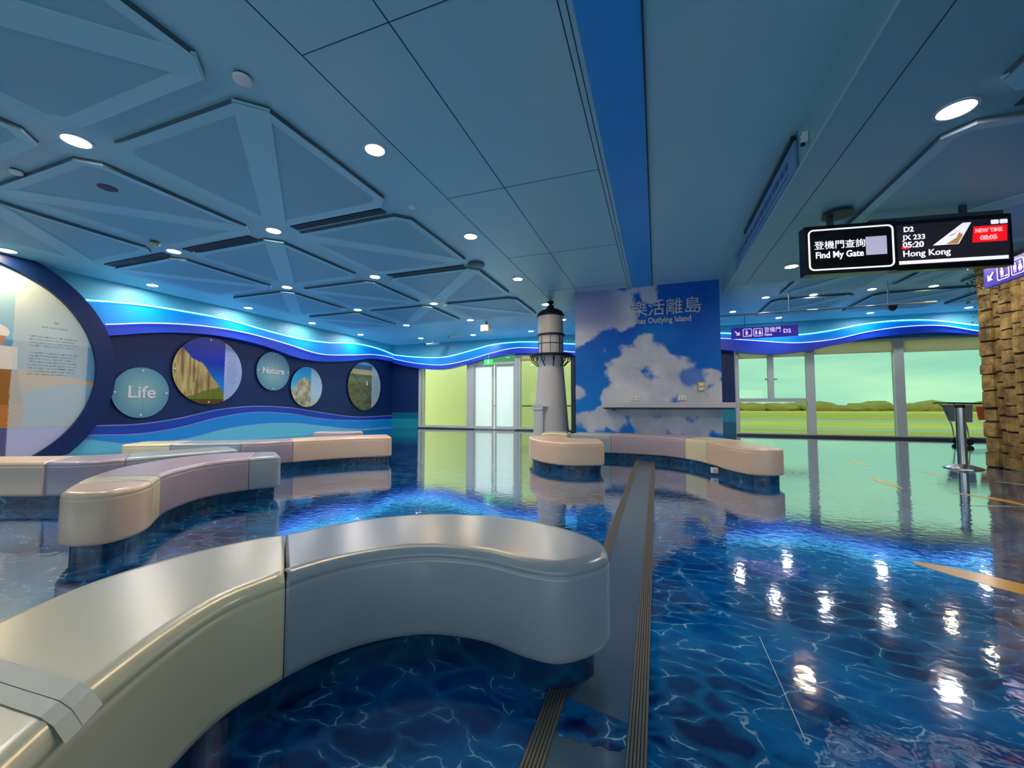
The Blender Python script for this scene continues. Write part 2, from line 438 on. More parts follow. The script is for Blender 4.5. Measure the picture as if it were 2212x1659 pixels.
def ceil_panel(x0, x1, y0, y1, z, diag, ch=.18, drop=.05):
    """dropped square panel with clipped corners, bevelled rim and one diagonal rib"""
    oct_ = [(x0+ch, y0), (x1-ch, y0), (x1, y0+ch), (x1, y1-ch), (x1-ch, y1), (x0+ch, y1), (x0, y1-ch), (x0, y0+ch)]
    def ins(d):
        c2 = ch - d*.58
        return [(x0+d+c2, y0+d), (x1-d-c2, y0+d), (x1-d, y0+d+c2), (x1-d, y1-d-c2), (x1-d-c2, y1-d), (x0+d+c2, y1-d), (x0+d, y1-d-c2), (x0+d, y0+d+c2)]
    bm = NB()
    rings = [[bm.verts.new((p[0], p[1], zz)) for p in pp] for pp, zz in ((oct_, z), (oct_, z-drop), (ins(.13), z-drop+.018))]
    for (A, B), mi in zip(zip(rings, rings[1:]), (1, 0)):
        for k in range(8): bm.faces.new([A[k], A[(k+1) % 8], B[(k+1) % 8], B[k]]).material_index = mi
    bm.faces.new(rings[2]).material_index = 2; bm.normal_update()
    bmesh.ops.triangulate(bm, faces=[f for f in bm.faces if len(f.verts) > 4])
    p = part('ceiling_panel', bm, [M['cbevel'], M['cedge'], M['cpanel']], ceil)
    # diagonal rib
    bm = NB(); wv = .15
    if diag: A, B = Vector((x1-.08, y0+.08, 0)), Vector((x0+.08, y1-.08, 0))
    else: A, B = Vector((x0+.08, y0+.08, 0)), Vector((x1-.08, y1-.08, 0))
    d = (B-A).normalized(); nrm = Vector((-d.y, d.x, 0))
    obox(bm, A-nrm*wv+Vector((0, 0, z-drop+.004)), B-A, nrm*2*wv, (0, 0, .016), 0)
    part('diagonal_rib', bm, M['cbevel'], p)
XS = [(-5.55, -3.39), (-8.06, -5.96), (-10.45, -8.42)]
YS = [(-2.3, -.2), (.08, 2.2), (2.47, 4.55), (4.84, 6.98), (7.26, 9.40), (9.68, 11.78)]
for i, (a, b) in enumerate(XS):
    for j, (c, d) in enumerate(YS):
        ceil_panel(a, b, c, d, HC, (i + j) % 2 == 0)

# lower ceiling on the right with its bulkhead
bm = NB(); box(bm, 1.41, XR+.3, YR-.3, 9.15, HL, HC); box(bm, 1.41, 1.54, 9.15, 9.9, HL, HC)
low = part('ceiling', bm, M['ceil_low']); struct(low)
bm = NB()
box(bm, 1.72, 1.726, YR, 9.1, HL-.003, HL+.001)
for y in (4.74, 7.15, 2.35): box(bm, 1.407, 1.411, y-.003, y+.003, HL, HC)
part('joint_line', bm, M['joint'], low)
bm = NB(); box(bm, 1.402, 1.414, YR, 9.9, HL-.004, HL+.006)
part('edge_highlight', bm, M['jointlight'], low)  # pale strip paints in the highlight along the bulkhead's lower edge
def cp2(x0, x1, y0, y1, z, parent_):
    global ceil
    k = ceil; ceil = parent_; ceil_panel(x0, x1, y0, y1, z, True, .16, .05); ceil = k
cp2(2.42, 5.8, 4.40, 7.85, HL, low); cp2(2.42, 5.8, .3, 4.02, HL, low); cp2(6.2, 9.6, 4.40, 7.85, HL, low); cp2(6.2, 9.6, .3, 4.02, HL, low)
for a in ((2.95, 4.75, 9.5, 11.8), (5.2, 6.0, 9.5, 11.8), (2.95, 4.75, 12.25, 14.4), (5.2, 7.2, 12.4, 14.5), (7.5, 9.6, 12.4, 14.5), (6.5, 9.0, 9.5, 12.0)):
    cp2(a[0], a[1], a[2], a[3], HC, ceil)

# --- wave curves: (position along wall, height)
l1 = cubic([(0, 2.6), (4.0, 3.1), (5.0, 3.30), (5.94, 3.42), (6.95, 3.47), (7.9, 3.475), (9.04, 3.39), (10.4, 3.31), (11.64, 3.36), (13.1, 3.53), (14.2, 3.54), (15.9, 3.36)])
l2 = cubic([(0, 2.2), (4.0, 2.6), (5.35, 2.84), (5.96, 2.98), (6.96, 3.13), (8.46, 3.17), (9.7, 3.06), (11.2, 2.88), (12.8, 3.02), (14.2, 3.2), (15.9, 3.21)])
l3 = cubic([(0, 2.0), (4.0, 2.3), (5.4, 2.6), (6.15, 2.785), (7.5, 2.955), (9.06, 2.87), (10.4, 2.63), (11.4, 2.62), (12.85, 2.8), (13.9, 3.0), (15.9, 3.01)])
w1 = cubic([(0, .6), (5.33, .59), (5.97, .587), (6.84, .69), (7.87, .91), (8.83, 1.0), (10.1, .965), (11.7, .75), (13.2, .573), (15.9, .56)])
w2 = cubic([(0, .4), (5.27, .39), (5.97, .358), (6.85, .452), (7.88, .69), (8.83, .815), (10.13, .765), (11.7, .53), (13.2, .424), (15.9, .37)])
w3 = cubic([(0, .3), (5.23, .285), (5.8, .156), (7.07, .163), (8.02, .35), (9.15, .455), (10.5, .426), (11.74, .27), (13.5, .06), (15.9, .02)])
b1 = cubic([(-11.7, 3.40), (-10.1, 3.2), (-8.7, 3.16), (-7.58, 3.36), (-6.5, 3.58), (-5.48, 3.64), (-4.4, 3.585), (-3.03, 3.44), (0, 3.4), (2.15, 3.56), (2.75, 3.49), (4.47, 3.36), (5.36, 3.45), (6.09, 3.58), (7.0, 3.65), (7.88, 3.6), (8.8, 3.4), (11.6, 3.2)])
b2 = cubic([(-11.7, 3.24), (-10.1, 2.91), (-8.7, 2.8), (-7.58, 2.96), (-6.5, 3.21), (-5.48, 3.375), (-4.5, 3.33), (-3.03, 3.11), (0, 3.2), (2.15, 3.35), (3.0, 3.24), (4.47, 3.08), (5.35, 3.14), (6.3, 3.335), (7.2, 3.435), (8.1, 3.39), (8.8, 3.2), (11.6, 3.0)])
b3 = cubic([(-11.7, 3.02), (-10.1, 2.70), (-8.7, 2.61), (-7.58, 2.82), (-6.5, 3.03), (-5.48, 3.146), (-3.03, 2.97), (0, 2.9), (2.14, 2.96), (3.0, 2.8), (3.8, 2.746), (4.6, 2.8), (5.35, 2.96), (6.3, 3.13), (7.2, 3.19), (8.1, 3.2), (8.8, 3.1), (11.6, 2.9)])

# left wall: printed waves flush in the wall face
bm = NB()
ys = [YR-.3 + k*(YW+.1-YR+.3)/260 for k in range(261)]
rows = [lambda y: 0, lambda y: w3(y)-.008, lambda y: w3(y)+.008, lambda y: w2(y)-.012, lambda y: w2(y)+.012, lambda y: w1(y)-.014, lambda y: w1(y)+.014, lambda y: l3(y)+.02, lambda y: HC]
mi = [0, 5, 1, 5, 2, 5, 3, 4]   # material per row
cols = [[bm.verts.new((XW, y, r(y))) for r in rows] for y in ys]
for A, B in zip(cols, cols[1:]):
    for k in range(len(rows)-1): bm.faces.new([A[k], B[k], B[k+1], A[k+1]]).material_index = mi[k]
box(bm, XW-.3, XW-.002, YR-.3, YW+.4, 0, HC, 3)
struct(part('wall_left', bm, [M['palecyan'], M['midblue'], M['deepblue'], M['navy'], M['teal'], M['line']]))

def relief(name, top, bot, s0, s1, base, front, axis, m, n=200):
    bm = NB(); C = []
    for k in range(n+1):
        s = s0+(s1-s0)*k/n; a, b = top(s), bot(s)
        P = ((base, s, b), (front, s, b), (front, s, a), (base, s, a)) if axis == 'Y' else ((s, base, b), (s, front, b), (s, front, a), (s, base, a))
        C.append([bm.verts.new(p) for p in P])
    for A, B in zip(C, C[1:]):
        for k in range(4): bm.faces.new([A[k], A[(k+1) % 4], B[(k+1) % 4], B[k]])
    bm.faces.new(C[0]); bm.faces.new(C[-1][::-1])
    return bm
def ledtube(f, s0, s1, front, axis, r=.018, dz=.0, n=150):
    pts = []
    for k in range(n+1):
        s = s0+(s1-s0)*k/n
        pts.append((front, s, f(s)+dz) if axis == 'Y' else (s, front, f(s)+dz))
    return tube(NB(), pts, r, 6)
t = thing('wave_cornice', 'two tier blue wave cornice with glowing light strips along the left disc wall', 'wall decoration', (XW, 5.0, 3.0), 'wave cornices')
p = part('cyan_band', relief('c', l1, lambda s: l2(s)-.02, 4.75, YW-.16, XW, XW+.11, 'Y', None), M['cyanband'], t)
part('light_strip', ledtube(l1, 4.75, YW-.17, XW+.13, 'Y'), M['ledcyan'], p)
p = part('blue_band', relief('c', l2, l3, 5.0, YW-.29, XW, XW+.22, 'Y', None), M['blueband'], t)
part('light_strip', ledtube(l2, 5.24, YW-.30, XW+.24, 'Y', .014), M['ledviolet'], p)
t = thing('wave_cornice', 'two tier blue wave cornice with glowing light strips above the far windows and door', 'wall decoration', (0, YW, 3.0), 'wave cornices')
p = part('cyan_band', relief('c', b1, lambda s: b2(s)-.02, XW+.11, 10.4, YW, YW-.16, 'X', None, 320), M['cyanband'], t)
part('light_strip', ledtube(b1, XW+.13, 10.4, YW-.18, 'X', n=260), M['ledcyan'], p)
p = part('blue_band', relief('c', b2, b3, XW+.22, 10.4, YW, YW-.29, 'X', None, 320), M['blueband'], t)
part('light_strip', ledtube(b2, XW+.24, 10.4, YW-.31, 'X', .014, n=260), M['ledviolet'], p)

# back wall
bm = NB()
box(bm, XW-.3, XR+.3, YW, YW+.3, 3.12, HC, 0)
zs = [0, .17, .42, .70, 3.12]; mm = [1, 2, 3, 4]
for a, b, k in zip(zs, zs[1:], mm): box(bm, XW-.3, -10.17, YW, YW+.3, a, b, k)
box(bm, -3.02, 2.05, YW, YW+.3, 0, 3.12, 4)
for a, b, k in zip([0, .45, 1.0], [.45, 1.0, 3.12], [3, 2, 4]): box(bm, 2.05, 2.58, YW, YW+.3, a, b, k)
box(bm, 9.65, XR+.3, YW, YW+.3, 0, 3.12, 4)
struct(part('wall_back', bm, [M['teal'], M['tealmid'], M['tealmid'], M['tealdark'], M['navy']]))
bm = NB(); box(bm, XR, XR+.3, YR-.3, YW+.3, 0, HC); struct(part('wall_right', bm, M['teal']))
bm = NB(); box(bm, XW-.3, XR+.3, YR-.3, YR, 0, 1.25); box(bm, XW-.3, XR+.3, YR-.3, YR, 2.25, HC)  # unseen rear wall; the slit opening is added to let in fill daylight
for x in (-11.6, -8, -4, 0, 4, 8, 11.3): box(bm, x, x+.2, YR-.3, YR, 1.25, 2.25)
struct(part('wall_front', bm, M['teal']))

# windows
def pane(parent, x0, x1, z0, z1, m, y=YW+.06):
    bm = NB(); box(bm, x0, x1, y, y+.01, z0, z1); return part('pane', bm, m, parent)
def win_frame(name, n, x0, x1, z1, label, fw=.09, sill=.1, top=2.7):
    t = thing(f'window_{n}', label, 'window', ((x0+x1)/2, YW, 0)); t['kind'] = 'structure'
    bm = NB()
    box(bm, x0, x0+fw, YW-.05, YW+.12, 0, z1); box(bm, x1-fw, x1, YW-.05, YW+.12, 0, z1)
    box(bm, x0+fw, x1-fw, YW-.05, YW+.12, 0, sill); box(bm, x0+fw, x1-fw, YW-.05, YW+.12, z1-.06, z1)
    part('window_frame', bm, M['frame'], t)
    return t
t = win_frame('w', 1, -10.15, -7.62, 3.12, 'lime tinted window left of the sliding door', .12, .14); pane(t, -10.03, -7.74, .14, 3.06, M['gB'])
bm = NB(); box(bm, -9.93, -9.88, YW-.03, YW+.09, .14, 3.06); part('mullion', bm, M['frame'], t)
t = win_frame('w', 2, -5.40, -3.02, 3.12, 'lime tinted window behind the lighthouse', .12, .12); pane(t, -5.28, -3.14, .12, 2.98, M['gB'])
bm = NB(); box(bm, -5.28, -3.14, YW-.02, YW+.05, 2.86, 3.06); part('blind', bm, M['blind'], t)
bm = NB(); box(bm, -3.16, -3.0, YW-.12, YW-.05, 0, 3.1); part('dark_post', bm, M['post'], t)
# sliding door
d = thing('door_1', 'frosted glass double sliding door in the far wall', 'door', (-6.5, YW, 0)); d['kind'] = 'structure'
bm = NB()
box(bm, -7.62, -7.40, YW-.08, YW+.12, 0, 3.12); box(bm, -5.52, -5.40, YW-.08, YW+.12, 0, 3.12)
box(bm, -7.40, -5.52, YW-.08, YW+.12, 2.74, 2.86)
part('door_frame', bm, M['frame'], d)
bm = NB(); box(bm, -7.40, -5.52, YW-.06, YW+.1, 0, .04); part('threshold', bm, M['steel'], d)
for a, b in ((-7.40, -6.49), (-6.43, -5.52)):
    bm = NB(); s = .07
    box(bm, a, a+s, YW-.03, YW+.03, .04, 2.74); box(bm, b-s, b, YW-.03, YW+.03, .04, 2.74); box(bm, a+s, b-s, YW-.03, YW+.03, .04, .14); box(bm, a+s, b-s, YW-.03, YW+.03, 2.66, 2.74)
    lf = part('door_leaf', bm, M['frame'], d)
    bm = NB(); box(bm, a+s, b-s, YW-.005, YW+.005, .14, 2.66); part('pane', bm, M['frost'], lf)
pane(d, -7.40, -5.52, 2.86, 3.10, M['gC'])
# right windows
t = win_frame('w', 3, 2.60, 4.78, 3.12, 'mint window with two small upper sashes beside the cloud column', .1, .1)
pane(t, 2.70, 4.68, .1, 3.06, M['gA'])
bm = NB(); box(bm, 2.70, 4.68, YW-.05, YW+.12, 1.15, 1.27); box(bm, 3.58, 3.74, YW-.05, YW+.12, 1.27, 2.95); part('mullion', bm, M['frame'], t)
for x in (3.53, 3.79):
    bm = NB(); lathe(bm, [(.04, -.03), (.055, 0), (.04, .03)], (x, YW-.03, 1.92), 12); part('sash_handle', bm, M['frame'], t, True)
bm = NB(); box(bm, 2.70, 3.58, YW-.03, YW+.05, 2.64, 3.06); box(bm, 3.74, 4.68, YW-.03, YW+.05, 2.66, 3.06); part('blind', bm, M['blind'], t)
t = win_frame('w', 4, 4.78, 7.10, 3.12, 'large mint window facing the airfield, middle of the right windows', .12, .1)
pane(t, 4.9, 6.98, .1, 3.06, M['gA']); bm = NB(); box(bm, 4.9, 6.98, YW-.03, YW+.05, 2.70, 3.06); part('blind', bm, M['blind'], t)
t = win_frame('w', 5, 7.10, 9.65, 3.12, 'large mint window behind the luggage trolley', .12, .1)
pane(t, 7.22, 9.53, .1, 3.06, M['gA']); bm = NB(); box(bm, 7.22, 9.53, YW-.03, YW+.05, 2.68, 3.06); part('blind', bm, M['blind'], t)
bm = NB(); box(bm, -10.15, -7.40, YW-.1, YW-.05, 0, .05); box(bm, -5.52, -3.02, YW-.1, YW-.05, 0, .05); box(bm, 2.58, 9.65, YW-.12, YW-.05, 0, .06)
struct(part('baseboard_back', bm, M['framedark']))

# ------------------------------------------------------------------ cloud column
bm = NB(); box(bm, -1.88, 1.36, 9.905, 11.3, 0, HC)
column = struct(part('wall_column', bm, M['navy']), 'wide column wrapped in a blue sky and cloud mural', 'column')
nx, nz_ = 330, 390
X, Z = np.meshgrid(np.linspace(-1.88, 1.36, nx), np.linspace(0.0, HC, nz_), indexing='ij')
sky = L3((0, 122, 225))*(1-sst(0, 3.8, Z)[..., None]) + L3((0, 88, 198))*sst(0, 3.8, Z)[..., None]
sky = blend(sky, (fbm(X*1.1+3, Z*1.1, 11)-.42)*1.2, L3((20, 150, 225)))
blobs = [(-.28,2.48,.22),(-.3,2.15,.4),(.05,1.95,.45),(-.6,1.65,.42),(.35,1.7,.42),(-.9,1.35,.36),(.8,1.45,.36),(1.15,1.65,.24),(1.3,1.35,.3),(0,1.35,.55),(-.5,1.2,.45),(.75,1.15,.4),
 (-1.6,3.45,.72),(-1.0,3.45,.6),(-.72,3.1,.3),(-1.75,2.85,.32),(-.15,3.62,.2),(-1.55,.6,.32),(-1.2,.8,.22),(-.92,.68,.22),(.0,.40,.36),(.42,.52,.26),(.85,.42,.34),(1.15,.80,.28),(-.42,.72,.16),(-1.85,1.3,.25),(1.35,.6,.28)]
dmin = np.full(X.shape, 9.0)
wob_hole = np.hypot((X-.80)/.26, (Z-1.68)/.16)
for bx, bz, br in blobs: dmin = np.minimum(dmin, np.hypot(X-bx, (Z-bz)*1.08)/br)
wob = fbm(X*2.6, Z*2.6, 3, 7)*2.0 - .98
den = sst(1.22, .78, dmin + wob*.95) * (1-.85*sst(1.5, .5, wob_hole + wob*1.6))
tone = fbm(X*2.3+9, Z*2.3, 21, 5)
cl = L3((165, 178, 200))[None, None]*(1-tone[..., None]) + L3((238, 240, 244))[None, None]*tone[..., None]
ul = sst(-.5, -1.2, X)*sst(2.6, 3.2, Z)
cl = cl*(1-ul[..., None]) + L3((140, 150, 195))*ul[..., None]
col = blend(sky, den*.93, cl)
pos = np.stack([X, np.full(X.shape, 9.9), Z], -1)
printed('mural', pos, col, M['mural'], column)
lettering('title_lettering', '樂活離島', .40, (-.55, 9.885, 3.17), (1, 0, 0), (0, 0, 1), M['white'], column, 0.0, squeeze=.97)
lettering('subtitle_lettering', 'Lohas Outlying Island', .185, (-.57, 9.885, 2.96), (1, 0, 0), (0, 0, 1), M['white'], column, .003, squeeze=.84)
# counter
t = thing('wall_counter', 'long white counter shelf fixed across the cloud column', 'counter', (.15, 9.9, 1.0))
bm = NB(); box(bm, -1.20, 1.56, 9.46, 9.895, .985, 1.10, bev=.012); part('counter_top', bm, M['counter'], t)
bm = NB(); box(bm, -1.16, 1.52, 9.50, 9.895, .955, .985); part('under_rail', bm, M['framedark'], t)
for x, lab in ((-.46, 'white power outlet above the counter, left one on the cloud mural'), (.55, 'white power outlet above the counter, right one on the cloud mural')):
    o = thing('power_outlet', lab, 'outlet', (x, 9.9, 1.21), 'white outlets above the counter')
    bm = NB(); box(bm, x-.085, x+.085, 9.86, 9.898, 1.16, 1.26, bev=.006); part('cover', bm, M['cam'], o)
    for dx in (-.04, .04):
        bm = NB(); box(bm, x+dx-.02, x+dx+.02, 9.852, 9.862, 1.185, 1.235); part('socket', bm, M['frame'], o)
o = thing('wall_switch', 'small beige switch plate on the cloud mural, right of the outlets', 'switch', (.95, 9.9, 1.45))
bm = NB(); box(bm, .87, 1.02, 9.87, 9.898, 1.36, 1.56, bev=.006); part('plate', bm, M['beige'], o)
for zz in (1.40, 1.50):
    bm = NB(); box(bm, .90, .99, 9.86, 9.872, zz-.02, zz+.03); part('rocker', bm, M['cam'], o)

# ------------------------------------------------------------------ discs on the left wall
def disc_pos(cy, cz, ry, rz, x, n):
    a = np.linspace(-1, 1, n); U, V = np.meshgrid(a, a, indexing='ij')
    u = U*np.sqrt(1-V*V/2); v = V*np.sqrt(1-U*U/2)
    return u, v, np.stack([np.full(u.shape, x), cy+u*ry, cz+v*rz], -1)
def textlines(u, v, u0, u1, v0, v1, rows, seed, thick=.45):
    """fine illegible text rows, mask"""
    r = (v-v0)/(v1-v0)*rows; fr = r-np.floor(r); rid = np.floor(r).astype(int)
    ends = np.random.RandomState(seed).rand(200)*.12
    lim = u1-(u1-u0)*ends[np.clip(rid, 0, 199)]
    nse = vnoise(u*260, rid*7.3+seed, seed)
    return ((u > u0) & (u < lim) & (v > v0) & (v < v1) & (fr > .5-thick/2) & (fr < .5+thick/2))*np.clip(nse*1.6-.15, 0, 1)
# big arch disc
cy, cz = 3.09, 1.73
t = thing('arch_panel', 'huge round beach photograph panel set in a navy ring, cut by the left picture edge', 'wall panel', (XW, cy, 0))
bm = NB(); Ro, Ri = 2.37, 2.04; seg = 96; x1 = XW+.245
A = []; 
for k in range(seg+1):
    a = 2*math.pi*k/seg; ro = Ro
    s, c = math.sin(a), math.cos(a)
    if s > 0: ro = min(ro, (HC-.002-cz)/s) if s*Ro > HC-.002-cz else ro
    if s < 0: ro = min(ro, (cz-.002)/-s) if -s*Ro > cz-.002 else ro
    ri = Ri
    if s < 0: ri = min(ri, (cz-.002)/-s*.985) if -s*Ri > cz-.03 else ri
    A.append([bm.verts.new((x, cy+r*c, cz+r*s)) for x, r in ((XW+.002, ro), (x1, ro), (x1, ri), (XW+.03, ri), )])
for P, Q in zip(A, A[1:]):
    for k in range(3): bm.faces.new([P[k], P[k+1], Q[k+1], Q[k]])
bmesh.ops.remove_doubles(bm, verts=bm.verts, dist=1e-4)
part('ring', bm, M['ringnavy'], t)
u, v, pos = disc_pos(cy, cz, 2.04, 2.04, XW+.17, 300)
pos[..., 2] = np.clip(pos[..., 2], .01, HC-.01)
Yw, Zw = pos[..., 1], pos[..., 2]
col = np.broadcast_to(L3((140, 190, 215)), u.shape+(3,)).copy()
col = blend(col, sst(1.9, 3.2, Zw), L3((150, 190, 205)))
col = blend(col, sst(2.3, 2.25, Zw), L3((95, 150, 185)))
hill = .9+.25*np.sin(Yw*1.7+1)+.3*(fbm(Yw*1.2, Zw*1.2, 8)-.5)
col = blend(col, (Zw < 1.62+.12*np.sin(Yw*2)).astype(float), L3((196, 150, 82)))
col = blend(col, ((Zw < 1.18+.3*np.sin((Yw-3.9)*1.6)) & (Yw > 4.0)).astype(float), L3((120, 165, 190)))
col = blend(col, (Zw < .62).astype(float), L3((90, 90, 135)))
# standing figure of a generic beach visitor seen from afar in the print
fig = ((np.abs(Yw-3.70) < .30+.12*sst(1.9, .9, Zw)) & (Zw < 2.15) & (Zw > .62))
col = blend(col, fig.astype(float), L3((226, 218, 205)))
col = blend(col, (fig & (Zw < 1.72)).astype(float), L3((158, 104, 44)))
col = blend(col, (fig & (Zw < 1.05)).astype(float), L3((190, 120, 52)))
col = blend(col, (np.hypot((Yw-3.68)/.16, (Zw-2.30)/.19) < 1).astype(float), L3((190, 140, 110)))
col = blend(col, ((np.hypot((Yw-3.68)/.2, (Zw-2.40)/.16) < 1) & (Zw > 2.34)).astype(float), L3((235, 232, 225)))
# pale text slab over the photo
slab = (Yw > 3.93) & (Yw < 5.0)
sl = np.array(L3((205, 214, 208)))[None, None]*.62 + col*.38
sl = blend(sl, sst(.66, .55, Zw), L3((182, 186, 218)))
col = np.where(slab[..., None], sl, col)
tl = textlines(Yw, -Zw, 4.14, 4.86, -2.42, -2.18, 4, 5)+textlines(Yw, -Zw, 4.14, 4.86, -2.10, -1.62, 8, 9)
tl = np.maximum(tl, textlines(Yw, -Zw, 4.3, 4.7, -2.62, -2.56, 1, 3)+textlines(Yw, -Zw, 4.46, 4.54, -2.74, -2.66, 1, 2))
col = blend(col, tl*.55, L3((70, 80, 90)))
printed('photo_disc', pos, col, M['print'], t)

def wall_disc(name, label, cy, cz, ry, rz, colfn, text=None, rims=4, tsize=.3, th=.05):
    t = thing(name, label, 'wall disc', (XW, cy, cz), 'round panels on the navy wall')
    u, v, pos = disc_pos(cy, cz, ry, rz, XW+th+.012, 170)
    bm = NB(); n = 64
    O, U, V, N = (XW+.004, cy, cz), (0, 1, 0), (0, 0, 1), (1, 0, 0)
    plate(bm, O, U, V, N, [((ry-.0)*math.cos(2*math.pi*k/n), (rz-.0)*math.sin(2*math.pi*k/n)) for k in range(n)], 0, th+.006)
    part('backing', bm, M['black'], t)
    col = colfn(u, v)
    printed('face', pos, col, M['print'], t)
    for k in range(rims):
        a = math.pi/2*k; bm = NB()
        y, z = cy+(ry-.06)*math.cos(a), cz+(rz-.07)*math.sin(a)
        plate(bm, (XW+th+.012, y, z), U, V, N, [(.022*math.cos(q*math.pi/5), .022*math.sin(q*math.pi/5)) for q in range(10)], 0, .012)
        part('screw_cap', bm, M['screwcap'], t)
    if text: lettering('lettering', text, tsize, (XW+th+.018, cy, cz-tsize*.3), (0, 1, 0), (0, 0, 1), M['white'], t, .006, 'CENTER', .003)
    return t
def glow(u, v, seed=1):
    c = np.broadcast_to(L3((70, 132, 165)), u.shape+(3,)).copy()
    c = blend(c, np.exp(-(u*u+v*v)*1.6)*.8, L3((150, 190, 175)))
    return blend(c, np.exp(-((u-.05)/.012)**2)*.3*(v < .5), L3((60, 100, 110)))
def cliff(u, v):
    c = np.broadcast_to(L3((10, 40, 165)), u.shape+(3,)).copy()
    c = blend(c, sst(.35, -.6, v), L3((40, 130, 215)))
    top = np.interp(u, [-1, -.75, -.5, -.2, .1, .35, .5], [.55, .62, .32, .22, -.2, -.5, -.72]) + .06*(fbm(u*6, v*0, 2)-.5)
    n1 = fbm(u*14, v*2.2, 4); rock = L3((120, 92, 40))[None, None]*(1-n1[..., None]) + L3((218, 198, 130))[None, None]*n1[..., None]
    rock = blend(rock, (vnoise(u*18, v*1.2, 6) > .78)*.6, L3((80, 50, 24)))
    c = np.where((v < top)[..., None], rock, c)
    g = -.62+.15*np.sin(u*3+.5)+.12*(fbm(u*5, v*5, 7)-.5)
    c = blend(c, (v < g)*(v < top)*.85, L3((92, 116, 32)))
    c = blend(c, (v < -.84).astype(float), L3((96, 72, 34)))
    c = np.where((u > .44)[..., None], blend(c*.25+L3((176, 190, 222))*.75, textlines(u, -v, .52, .84, -.55, .35, 16, 4)*.5, L3((90, 100, 130))), c)
    return c
def rocks(u, v):
    c = np.broadcast_to(L3((30, 160, 215)), u.shape+(3,)).copy(); c = blend(c, sst(.3, -.3, v), L3((130, 200, 215)))
    n = fbm(u*6, v*6, 12); r = L3((52, 66, 46))[None, None]*(1-n[..., None]) + L3((226, 214, 176))[None, None]*n[..., None]
    m = (np.hypot((u+.2)/.5, (v+.1)/.55) + (n-.5)*.9 < 1) | (v < -.35-.3*(u+.2)+(n-.5)*.5)
    c = np.where(m[..., None], r, c)
    return np.where((u > .25)[..., None], c*.3+L3((178, 200, 215))*.7, c)
def coast(u, v):
    c = np.broadcast_to(L3((96, 104, 74)), u.shape+(3,)).copy()
    n = fbm(u*5, v*9, 15); c = blend(c, (n-.35)*1.8, L3((62, 66, 48)))
    c = blend(c, sst(.45, .5, v), L3((186, 172, 130))); c = blend(c, sst(.66, .7, v), L3((70, 110, 140))); c = blend(c, sst(.84, .9, v), L3((120, 170, 205)))
    c = blend(c, np.exp(-((v-.25)/.12)**2)*.7, L3((96, 130, 100)))
    c = blend(c, (np.abs(v+.9*u+.2) < .02).astype(float)*.8, L3((40, 50, 30)))
    c = blend(c, ((np.abs(u-.12) < .03) & (np.abs(v-.12) < .09)).astype(float), L3((235, 235, 220)))
    return np.where((u > .42)[..., None], blend(c*.25+L3((170, 196, 205))*.75, textlines(u, -v, .5, .8, -.4, .4, 16, 6)*.4, L3((80, 100, 110))), c)
wall_disc('wall_disc', 'pale blue round panel lettered Life, nearest the big arch panel', 6.05, 1.34, .57, .60, glow, 'Life', tsize=.40)
wall_disc('wall_disc', 'large round photograph of a rocky cliff under deep blue sky', 7.58, 1.98, .91, .92, cliff)
wall_disc('wall_disc', 'pale blue round panel lettered Nature, right of the cliff photograph', 9.54, 2.125, .59, .62, glow, 'Nature', tsize=.27)
wall_disc('wall_disc', 'small round photograph of pale rocks under a turquoise sky', 10.87, 1.675, .67, .70, rocks, rims=0)
wall_disc('wall_disc', 'round photograph of a brown and green shoreline, farthest along the navy wall', 13.85, 1.835, 1.0, 1.01, coast, rims=0)

